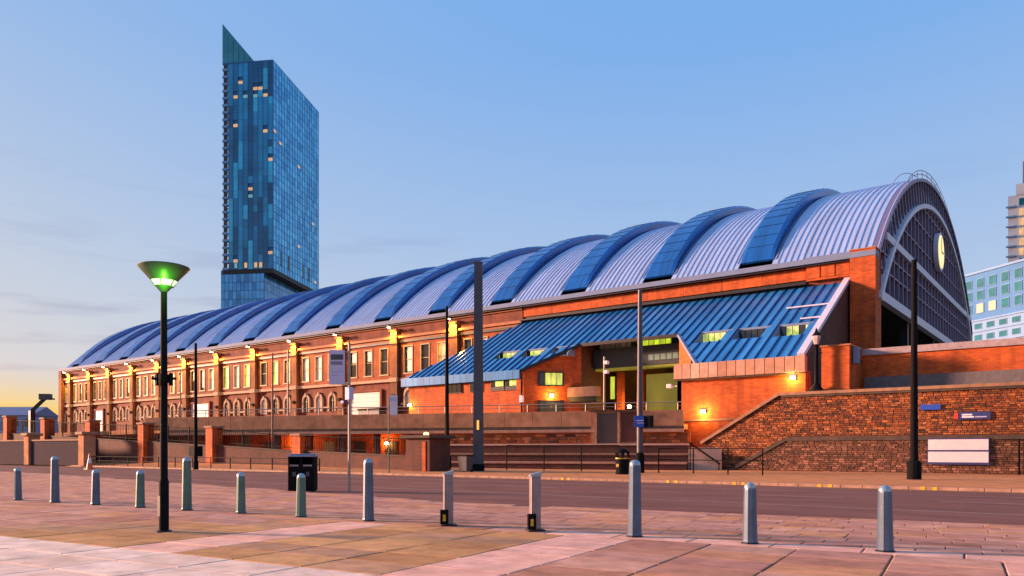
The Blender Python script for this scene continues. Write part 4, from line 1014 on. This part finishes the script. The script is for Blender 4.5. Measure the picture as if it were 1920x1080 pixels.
# wall signs
t_, pr = plate('street_name_plate', (6.85,-16.55,4.63), 1.25, .36, M['blue'], 'small plain blue plate high on the stone wall beside the black post', 'sign', (0,-1))
t_, pr = plate('wall_sign', (9.45,-16.55,3.98), 1.85, .5, M['navy'], 'dark navy wall sign with red square emblem and white lettering', 'sign', (0,-1))
pr(-1.17,-.95,-.2,.22,M['red'],'emblem'); pr(-.72,-.12,.02,.12,M['white']); pr(-.72,-.02,-.13,-.03,M['white']); pr(.05,.7,-.12,-.05,M['lav'])
t_, pr = plate('notice_board', (8.6,-17.36,1.6), 3.6, 1.74, M['navy'], 'white notice board of two panels with navy edges on the low wall', 'notice board', (0,-1), .08)
pr(-1.74,1.74,.10,.80,M['pinkwhite'],'notice_panel'); pr(-1.74,1.74,-.72,-.02,M['pinkwhite'],'notice_panel')
for x in (12.0,):
    MB().tube((x,-17.4,.1),(x,-17.4,2.4),.06,6).build('downpipe', M['blackpaint'], low)
# litter bins
x, y = sv((568-960)/1446*31.2, 31.2)
lb = thing('litter_bin', (x, y, .03), 'large black twin litter bin with grey top on the plaza edge', 'litter bin')
def rbox(mb, c, a, x0, x1, y0, y1, z0, z1):
    ca, sa = math.cos(a), math.sin(a); P = lambda X, Y, Z: (c[0]+X*ca-Y*sa, c[1]+X*sa+Y*ca, Z)
    return mb.hexa([P(x0,y0,z0),P(x1,y0,z0),P(x1,y1,z0),P(x0,y1,z0),P(x0,y0,z1),P(x1,y0,z1),P(x1,y1,z1),P(x0,y1,z1)])
ba = YAW
m_ = MB(); rbox(m_,(x,y),ba,-.52,.52,-.3,.3,.05,1.0); rbox(m_,(x,y),ba,-.52,-.46,-.3,.3,1.0,1.4); rbox(m_,(x,y),ba,.46,.52,-.3,.3,1.0,1.4); rbox(m_,(x,y),ba,-.05,.05,-.3,.3,1.0,1.4); rbox(m_,(x,y),ba,-.46,.46,.2,.3,1.0,1.4); m_.build('body', M['blackpaint'], lb, bevel=.012)
m_ = MB(); rbox(m_,(x,y),ba,-.56,.56,-.34,.34,1.40,1.47); rbox(m_,(x,y),ba,-.46,.46,-.26,.26,1.47,1.53); m_.build('lid', mat('bin_lid', (.22,.24,.33), .45, .2), lb, bevel=.02)
for sx in (-.27, .27):
    m_ = MB(); rbox(m_,(x,y),ba,sx-.18,sx+.18,-.32,-.3,1.02,1.09); m_.build('lip', M['steel'], lb)
    m_ = MB(); rbox(m_,(x,y),ba,sx-.07,sx+.07,-.312,-.3,.62,.80); m_.build('badge', M['mast'], lb)
m_ = MB(); rbox(m_,(x,y),ba,-.48,.48,-.27,.27,.0,.05); m_.build('plinth', M['darkmetal'], lb)
x, y = sv((1167-960)/1446*50, 50)
lb2 = thing('heritage_bin', (x, y, .12), 'dark round litter bin with domed top beside the blue-sign post', 'litter bin')
MB().lathe([(.44,0),(.46,.12),(.42,.16),(.46,.9),(.46,1.0)], (x,y,.12), 14).build('body', M['blackpaint'], lb2, smooth=True)
MB().lathe([(.47,1.0),(.47,1.06)], (x,y,.12), 14).build('trim', M['gold'], lb2)
for k in range(4):
    a = math.pi/2*k+.4; MB().box(x+.38*math.cos(a)-.06,x+.38*math.cos(a)+.06,y+.38*math.sin(a)-.06,y+.38*math.sin(a)+.06,1.18,1.5).build('hood_post', M['blackpaint'], lb2)
MB().lathe([(.48,1.38),(.46,1.44),(.36,1.56),(.18,1.64),(.05,1.68)], (x,y,.12), 14).build('dome', M['blackpaint'], lb2, smooth=True)
MB().box(x-.1-.1,x+.0,y-.475,y-.45,.6,.8).build('badge', M['gold'], lb2)
x, y = sv((873-960)/1446*55, 55)
b3 = thing('wheelie_bin', (x, y, .12), 'dark wheeled bin at the foot of the tall mast', 'bin')
MB().hexa([(x-.33,y-.3,.2),(x+.33,y-.3,.2),(x+.33,y+.3,.2),(x-.33,y+.3,.2),(x-.42,y-.4,1.25),(x+.42,y-.4,1.25),(x+.42,y+.4,1.25),(x-.42,y+.4,1.25)]).build('body', M['mast'], b3)
MB().box(x-.45,x+.45,y-.44,y+.42,1.25,1.34).build('lid', M['blackpaint'], b3, bevel=.02)
for sx in (-.36, .36): MB().tube((x+sx-.05,y+.25,.22),(x+sx+.05,y+.25,.22),.1,10).build('wheel', M['blackpaint'], b3)
# traffic cone
x, y = sv((168-960)/1446*63, 63)
cn = thing('traffic_cone', (x, y, .12), 'tall orange and white traffic cone by the kerb at far left', 'cone')
MB().box(x-.32,x+.32,y-.32,y+.32,.12,.2).build('base', M['cone'], cn)
MB().lathe([(.25,0),(.17,.45)], (x,y,.2), 14).build('lower_cone', M['cone'], cn, smooth=True)
MB().lathe([(.172,.45),(.11,.85)], (x,y,.2), 14).build('white_sleeve', M['pinkwhite'], cn, smooth=True)
MB().lathe([(.11,.85),(.05,1.25),(.03,1.27)], (x,y,.2), 14).build('upper_cone', M['cone'], cn, smooth=True)
# black heritage lamp on the ramp end
hl = thing('heritage_lamp', (-.95,-15.6,6.08), 'black ornate lamp standard on the coping beside the brick block', 'lamp')
c = (-.95,-15.6,6.08)
MB().lathe([(.75,0),(.75,.12),(.5,.2),(.3,.45),(.22,.6)], c, 12).build('base', M['blackpaint'], hl)
MB().lathe([(.16,.6),(.13,3.4),(.2,3.45),(.1,3.6)], c, 10).build('column', M['blackpaint'], hl, smooth=True)
MB().lathe([(.16,3.6),(.30,4.1),(.30,4.25)], c, 6).build('lantern', mat('pale_lantern', (.55,.42,.42), .3), hl)
MB().lathe([(.36,4.25),(.12,4.55),(.05,4.8)], c, 6).build('lantern_cap', M['blackpaint'], hl)
MB().bar((-1.4,-15.6,9.0),(-.5,-15.6,9.0),.06,.06).build('ladder_bar', M['blackpaint'], hl)
# CCTV arm on the annex corner and a camera pole
cc = thing('security_camera', (-13.0,-14.4,7.0), 'pale security camera on a bracket at the annex corner', 'camera')
MB().box(-13.3,-12.86,-14.6,-14.4,7.15,7.25).build('bracket', M['pinkwhite'], cc); MB().box(-13.75,-13.3,-14.75,-14.4,7.05,7.4).build('housing', M['pinkwhite'], cc, bevel=.03)
cp, ux, uy = column('camera_pole', 1133, 66, 3.9, 9.6, .09, .07, M['pole_tan'], 'pale pole with two cameras standing on the terrace by the entrance', 'pole')
for zz in (9.0, 8.2): MB().box(ux+.1,ux+.5,uy-.35,uy+.0,zz,zz+.3).build('camera_head', M['pinkwhite'], cp, bevel=.03)
# litter skip / vans on the terrace by the roller shutter
cb = thing('storage_box', (-58,-20,3.9), 'dark low storage box on the terrace by the white shutter', 'box')
MB().box(-60.5,-56.5,-8.5,-7.2,3.9,6.9).build('body', M['mast'], cb, bevel=.05); MB().box(-60.6,-56.4,-8.6,-7.1,6.9,7.05).build('lid', M['blackpaint'], cb)
cb['label'] = 'dark storage container on the terrace by the white roller shutter'

# wall lamps with light, low on the walls
def wlamp(c, n, label, e, col=(1,.55,.12)):
    t_ = thing('bulkhead_lamp', c, label, 'lamp', 'lit wall lamps'); C = Vector(c); n = Vector((n[0], n[1], 0)).normalized(); tt_ = Vector((-n.y, n.x, 0))
    def bx(a, b0, b1, h0, h1): 
        m_ = MB(); m_.hexa([C-tt_*a+n*b0+Vector((0,0,h0)), C+tt_*a+n*b0+Vector((0,0,h0)), C+tt_*a+n*b1+Vector((0,0,h0)), C-tt_*a+n*b1+Vector((0,0,h0)), C-tt_*a+n*b0+Vector((0,0,h1)), C+tt_*a+n*b0+Vector((0,0,h1)), C+tt_*a+n*b1+Vector((0,0,h1)), C-tt_*a+n*b1+Vector((0,0,h1))]); return m_
    bx(.2, .0, .06, -.16, .16).build('backplate', M['darkmetal'], t_); bx(.17, .06, .2, -.13, .13).build('lens', M['lamp_w'], t_)
    l = C+n*.45; light('lamp_light', (l.x, l.y, l.z-.1), e, col, t_, .08)
wlamp((-10.4,-14.56,4.95), (0,-1), 'lit lamp low on the orange wall above the ramped coping', 140)
wlamp((-3.0,-14.56,7.35), (0,-1), 'lit lamp under the right end of the concrete panels', 140)
p = on_splay(3.0, 7.35, .04); wlamp(p, (nv.x, nv.y), 'lit lamp between the two windows of the splayed brick wall', 130)
wlamp((-23.4,-3.64,6.3), (0,-1), 'lit lamp inside the dark entrance recess', 160)
wlamp((-47.3,-12.16,6.9), (0,-1), 'lit lamp at the left corner of the annex under the blue fascia', 60, (.9,.9,.15))
p = pf(40.5,-7.0,2.4); wlamp(p, (PN.x, PN.y), 'glowing amber lamp in the undercroft behind the railings', 150, (1,.5,.08))
p = pf(30,-7.0,2.4); wlamp(p, (PN.x, PN.y), 'amber lamp deep in the undercroft left of the brick hut', 50, (1,.45,.08))
t_ = thing('hut_lamp', (-23.3,-34.6,2.79), 'glowing amber lamp on the slab roof of the brick hut', 'lamp')
MB().lathe([(.22,0),(.22,.05)], (-23.3,-34.6,2.78), 12).build('base', M['darkmetal'], t_)
MB().lathe([(.18,.05),(.17,.14),(.08,.2)], (-23.3,-34.6,2.78), 12).build('lens', emit('amber_lens', (1,.55,.04), 14, var=0), t_, smooth=True)
light('lamp_light', (-23.3,-34.6,3.2), 160, (1,.45,.04), t_, .1)

# ------------------------------------------------------------------ glass tower
P0 = Vector((-241.7,107.1)); P1 = Vector((-264.8,147.4)); P2 = Vector((-259.8,96.8))
tower = thing('glass_tower', (P0.x, P0.y, 0), 'tall slim blue glass skyscraper with a pointed blade on its left edge', 'skyscraper')
eL = (P2-P0).normalized(); LL = (P2-P0).length; eR = (P1-P0).normalized(); LR = (P1-P0).length
nL = Vector((eL.y, -eL.x)); nL = nL if nL.dot(Vector((CAMX, CAMY))-P0) > 0 else -nL
nR = Vector((eR.y, -eR.x)); nR = nR if nR.dot(Vector((CAMX, CAMY))-P0) > 0 else -nR
ZC, ZTOP = 73.0, 154.5
def tp(a, b, z, ol=0, orr=0): p = P0+eL*a+eR*b+nL*ol+nR*orr; return (p.x, p.y, z)
def tbox(mb, a0, a1, b0, b1, z0, z1):
    mb.hexa([tp(a0,b0,z0),tp(a1,b0,z0),tp(a1,b1,z0),tp(a0,b1,z0),tp(a0,b0,z1),tp(a1,b0,z1),tp(a1,b1,z1),tp(a0,b1,z1)])
m_ = MB(); tbox(m_, .15, LL-.1, .15, LR, ZC, ZTOP-.3); m_.build('upper_core', M['tw_fin'], tower)
m_ = MB(); tbox(m_, 3.8, LL+1.0, .2, LR-1, 0, ZC); m_.build('lower_core', M['tw_fin'], tower)
m_ = MB(); tbox(m_, 0, LL, 0, LR, ZC-1.6, ZC); m_.build('cantilever_soffit', mat('dark_soffit', (.015,.013,.015), .6), tower)
FL = 29; fh = (ZTOP-ZC)/FL; NC = 9; cw = (LL-2.2)/NC
glz = None
LITL = {(26,6),(25,2),(25,3),(24,1),(24,7),(20,7),(19,1),(15,0),(11,4),(1,7),(2,0)}
PALE = {(24,3),(24,5),(10,4)}
lit_t = emit('tower_lit_window', (1,.48,.10), .24, var=.3); pale_t = emit('tower_cool_window', (.1,.6,.6), .15, var=.3)
protoP = {}
RUN = []
for c in range(NC):
    col_ = []; k_ = 'abcd'[[1,0,2,1,3,0,2,1,0][c]]
    for f in range(FL):
        if random.random() < .28: k_ = random.choice('aabbccd')
        col_.append(k_)
    RUN.append(col_)
for f in range(FL):
    for c in range(NC):
        key = 'l' if (f, c) in LITL else ('p' if (f, c) in PALE else RUN[c][f])
        h_ = fh*(.42 if key in 'lp' else .985)
        if key not in protoP:
            m_ = MB(); W2 = cw-.12; a = eL*W2/2; n_ = nL*.10
            m_.hexa([(-a.x,-a.y,0),(a.x,a.y,0),(a.x+n_.x,a.y+n_.y,0),(-a.x+n_.x,-a.y+n_.y,0),(-a.x,-a.y,h_),(a.x,a.y,h_),(a.x+n_.x,a.y+n_.y,h_),(-a.x+n_.x,-a.y+n_.y,h_)])
            o = m_.build('window_pane', {'l':lit_t,'p':pale_t}.get(key) or M['tw_'+key]); o.parent = tower; protoP[key] = o
        else: o = protoP[key].copy(); COL.objects.link(o)
        q = tp(cw*(c+.5), 0, ZC+fh*f+.05, .02); o.location = Vector(q)-wpos(tower)
# vertical fins of varying depth on the left face
for c in range(NC+1):
    m_ = MB(); a = cw*c; p = tp(a, 0, ZC); m_.bar(tp(a,0,ZC,.12), tp(a,0,ZTOP,.12), .22, .22); m_.build('fin', M['tw_fin'], tower)
# serrated left edge: balcony slabs
for f in range(FL):
    m_ = MB(); tbox(m_, LL-2.0, LL+.25, -.15, 2.5, ZC+fh*f, ZC+fh*f+.9); m_.build('edge_balcony', M['apt_w'] if f % 1 == 0 else M['tw_fin'], tower)
    m_ = MB(); tbox(m_, LL-1.9, LL-.3, -.05, 2.4, ZC+fh*f+.9, ZC+fh*(f+1)); m_.build('edge_recess', M['glass_dark'], tower)
# blade
m_ = MB(); m_.prism([(LL-13.5, ZTOP-.4), (LL+.2, ZTOP-.4), (LL+.2, ZTOP+15.8)], lambda p, a: tp(p[0], a, p[1]), -.1, .5); bl = m_.build('blade', M['tw_teal'], tower)
for k in range(1, 6):
    a = LL-13.5+2.3*k; m_ = MB(); m_.bar(tp(a,-.16,ZTOP-.3), tp(a,-.16,ZTOP-.4+13.9*(a-LL+13.5)/13.7), .18, .12); m_.build('blade_fin', M['tw_fin'], bl)
m_ = MB(); tbox(m_, 0, LL, -.15, LR, ZTOP-.3, ZTOP+.25); m_.build('roof_edge', M['tw_fin'], tower)
# right face panes (too fine to pick apart) and fins
m_ = MB(); NR = 18; cr = LR/NR
for f in range(FL):
    for c in range(NR):
        b0, b1 = cr*c+.1, cr*(c+1)-.1; z0, z1 = ZC+fh*f+.06, ZC+fh*(f+1)-.12
        m_.add([tp(0,b0,z0,0,.06),tp(0,b1,z0,0,.06),tp(0,b1,z1,0,.06),tp(0,b0,z1,0,.06)], [(0,1,2,3)])
tag(m_.build('side_panes', M['tw_glass2'], tower), kind='stuff')
for c in range(NR+1):
    m_ = MB(); m_.bar(tp(0,cr*c,ZC,0,.1), tp(0,cr*c,ZTOP,0,.1), .16, .2); m_.build('side_fin', M['tw_fin2'], tower)
for f, c in ((19,0),(18,2),(17,9),(10,15),(5,9),(1,16)):
    z0 = ZC+fh*f+.4; m_ = MB(); m_.add([tp(0,cr*c+.2,z0,0,.14),tp(0,cr*(c+1)-.2,z0,0,.14),tp(0,cr*(c+1)-.2,z0+1.1,0,.14),tp(0,cr*c+.2,z0+1.1,0,.14)], [(0,1,2,3)]); m_.build('lit_pane', lit_t, tower)
for c in (2.6, 5.4, 11, 13.6):
    z0 = ZC+fh*.9; m_ = MB(); m_.hexa([tp(0,cr*c,z0,0,.0),tp(0,cr*c+1.6,z0,0,.0),tp(0,cr*c+1.6,z0,0,.2),tp(0,cr*c,z0,0,.2),tp(0,cr*c,z0+6,0,.0),tp(0,cr*c+1.6,z0+6,0,.0),tp(0,cr*c+1.6,z0+6,0,.2),tp(0,cr*c,z0+6,0,.2)]); m_.build('vent_slot', M['glass_dark'], tower)
# lower part panes
m_ = MB(); nc2 = 11; c2 = (LL-2.8)/nc2
for f in range(8):
    for c in range(nc2):
        z0 = ZC-1.7-(f+1)*3.3; a0 = 3.8+c2*c+.08; a1 = 3.8+c2*(c+1)-.08
        m_.add([tp(a0,.2,z0+.1,.06),tp(a1,.2,z0+.1,.06),tp(a1,.2,z0+3.2,.06),tp(a0,.2,z0+3.2,.06)], [(0,1,2,3)])
    for c in range(16):
        b0 = .4+2.75*c; z0 = ZC-1.7-(f+1)*3.3
        m_.add([tp(3.8,b0,z0+.1,0,.06),tp(3.8,b0+2.6,z0+.1,0,.06),tp(3.8,b0+2.6,z0+3.2,0,.06),tp(3.8,b0,z0+3.2,0,.06)], [(0,1,2,3)])
tag(m_.build('lower_panes', M['tw_pod'], tower), kind='stuff')
for c, m in ((2, lit_t), (3, lit_t), (5, lit_t), (7, pale_t)):
    m_ = MB(); a = cw*c+.3; m_.add([tp(a,0,ZC+.6,.2),tp(a+1.2,0,ZC+.6,.2),tp(a+1.2,0,ZC+2.6,.2),tp(a,0,ZC+2.6,.2)], [(0,1,2,3)]); m_.build('lit_pane', m, tower)

# ------------------------------------------------------------------ buildings on the right and far left
A0 = Vector(sv((1806-960)/1446*182, 182)); A1 = Vector(sv((2060-960)/1446*150, 150))
apt = thing('apartment_block', (A0.x, A0.y, 0), 'pale blue apartment block with rows of teal windows right of the arched gable', 'building')
eA = (A1-A0).normalized(); LA = (A1-A0).length; nA = Vector((eA.y, -eA.x)); nA = nA if nA.dot(Vector((CAMX, CAMY))-A0) > 0 else -nA
def ap(a, o_, z): p = A0+eA*a+nA*o_; return (p.x, p.y, z)
def abox(mb, a0, a1, o0, o1, z0, z1): mb.hexa([ap(a0,o0,z0),ap(a1,o0,z0),ap(a1,o1,z0),ap(a0,o1,z0),ap(a0,o0,z1),ap(a1,o0,z1),ap(a1,o1,z1),ap(a0,o1,z1)])
m_ = MB(); abox(m_, 0, LA, -14, 0, 0, 42.5); m_.build('wall', M['apt'], apt)
m_ = MB(); abox(m_, 3.2, LA, 0, .5, 18, 31.8); m_.build('lower_bays', M['apt_w'], apt)
for z in (26.2, 28.9, 31.4): 
    m_ = MB(); abox(m_, 3.0, LA, .5, .75, z, z+.3); m_.build('floor_band', M['apt_w'], apt)
m_ = MB(); abox(m_, -.2, LA+.2, -14.2, .3, 42.5, 43.0); m_.build('roof_edge', M['apt_w'], apt)
for r_i, z in enumerate((39.2, 36.4, 33.4)):
    for c in range(9):
        a = .7+c*3.35; fm = MB(); abox(fm, a-.1, a+1.9, .02, .14, z-.1, z+2.1); wo = fm.build('window', M['apt_w'], apt)
        pm = MB(); abox(pm, a, a+1.8, .14, .17, z, z+2.0); pm.build('pane', M['lit_y'] if (r_i, c) in ((2,1),(2,2),(2,5)) else M['teal_glass'], wo)
for z in (29.6, 27.0, 24.4, 21.8):
    for c in range(8):
        a = 3.9+c*3.35; fm = MB(); abox(fm, a-.1, a+2.0, .52, .6, z-.1, z+1.3); wo = fm.build('window', M['apt_w'], apt)
        pm = MB(); abox(pm, a, a+1.9, .6, .63, z, z+1.2); pm.build('pane', M['teal_glass'], wo)
B0 = Vector(sv((1890-960)/1446*250, 250)); B1 = Vector(sv((2010-960)/1446*240, 240))
bt_ = thing('cream_tower', (B0.x, B0.y, 0), 'cream high-rise with amber lit windows at the right picture edge', 'building')
eB = (B1-B0).normalized(); LB = (B1-B0).length; nB = Vector((eB.y, -eB.x)); nB = nB if nB.dot(Vector((CAMX, CAMY))-B0) > 0 else -nB
def bp_(a, o_, z): p = B0+eB*a+nB*o_; return (p.x, p.y, z)
def bbox(mb, a0, a1, o0, o1, z0, z1): mb.hexa([bp_(a0,o0,z0),bp_(a1,o0,z0),bp_(a1,o1,z0),bp_(a0,o1,z0),bp_(a0,o0,z1),bp_(a1,o0,z1),bp_(a1,o1,z1),bp_(a0,o1,z1)])
m_ = MB(); bbox(m_, 0, LB, -16, 0, 0, 84); m_.build('wall', M['cream'], bt_)
m_ = MB(); bbox(m_, 2.2, LB, -16, .2, 84, 87.5); m_.build('top_storey', M['cream'], bt_)
m_ = MB(); bbox(m_, 4.0, LB-2, -14, .1, 87.5, 94.5); m_.build('plant_room', mat('grey_cladding', (.22,.21,.25), .7), bt_)
for f in range(13):
    z = 42+f*3.2
    m_ = MB(); bbox(m_, -.5, 2.4, 0, 1.0, z-.2, z+.2); m_.build('balcony', M['apt_w'], bt_)
    for c in range(5):
        a = 3.0+c*3.4; fm = MB(); bbox(fm, a-.1, a+2.5, .02, .12, z, z+2.5); wo = fm.build('window', M['cream'], bt_)
        pm = MB(); bbox(pm, a, a+2.4, .12, .16, z+.1, z+2.4); pm.build('pane', M['lit_y'] if (3 <= f <= 11 and c in (0,1) and f not in (6,)) else M['teal_glass'], wo)
# far-left skyline
for i, (u0, u1, D, z0, z1, m, lab) in enumerate(((-40,60,210,0,13.3,M['apt_w'],'low pale warehouse on the horizon at far left'),(62,100,260,0,10.5,M['dark_brick'],'dark low house on the horizon left of the hall'))):
    a = Vector(sv((u0-960)/1446*D, D)); b = Vector(sv((u1-960)/1446*D, D)); t_ = thing('far_building', (*((a+b)/2), 0), lab, 'building')
    e = (b-a).normalized(); n_ = Vector((-e.y, e.x)); L_ = (b-a).length
    q = lambda s_, o_, z: (*(a+e*s_+n_*o_), z)
    m_ = MB(); m_.hexa([q(0,0,0),q(L_,0,0),q(L_,12,0),q(0,12,0),q(0,0,z1-2),q(L_,0,z1-2),q(L_,12,z1-2),q(0,12,z1-2)]); m_.build('wall', m, t_)
    m_ = MB(); m_.add([q(-.4,-.5,z1-2),q(L_+.4,-.5,z1-2),q(L_+.4,6,z1+.6),q(-.4,6,z1+.6),q(-.4,12.5,z1-2),q(L_+.4,12.5,z1-2)], [(0,1,2,3),(3,2,5,4),(0,3,4),(1,5,2)]); m_.build('roof', M['gutter'], t_)
    for k in range(5):
        m_ = MB(); s0 = L_*(k+.3)/5; m_.hexa([q(s0,-.1,z1-5),q(s0+1.2,-.1,z1-5),q(s0+1.2,0,z1-5),q(s0,0,z1-5),q(s0,-.1,z1-3),q(s0+1.2,-.1,z1-3),q(s0+1.2,0,z1-3),q(s0,0,z1-3)]); m_.build('window', M['glass_win'], t_)
# crane arm on the horizon
x, y = sv((60-960)/1446*200, 200); x2, y2 = sv((86-960)/1446*200, 200); x3, y3 = sv((102-960)/1446*200, 200)
cr_ = thing('crane', (x, y, 0), 'small slanting crane arm against the yellow horizon', 'crane')
m_ = MB(); m_.bar((x,y,0),(x,y,12),1.2,1.2); m_.build('tower', M['darkmetal'], cr_)
m_ = MB(); m_.bar((x,y,12),(x2,y2,15.4),.7,.7); m_.build('jib', M['darkmetal'], cr_)
m_ = MB(); m_.bar((x2-1,y2-1,15.6),(x2+.9,y2+.9,15.6),1.6,1.5); m_.bar((x2,y2,15.3),(x3,y3,15.0),.4,.4); m_.build('cab', M['mast'], cr_)
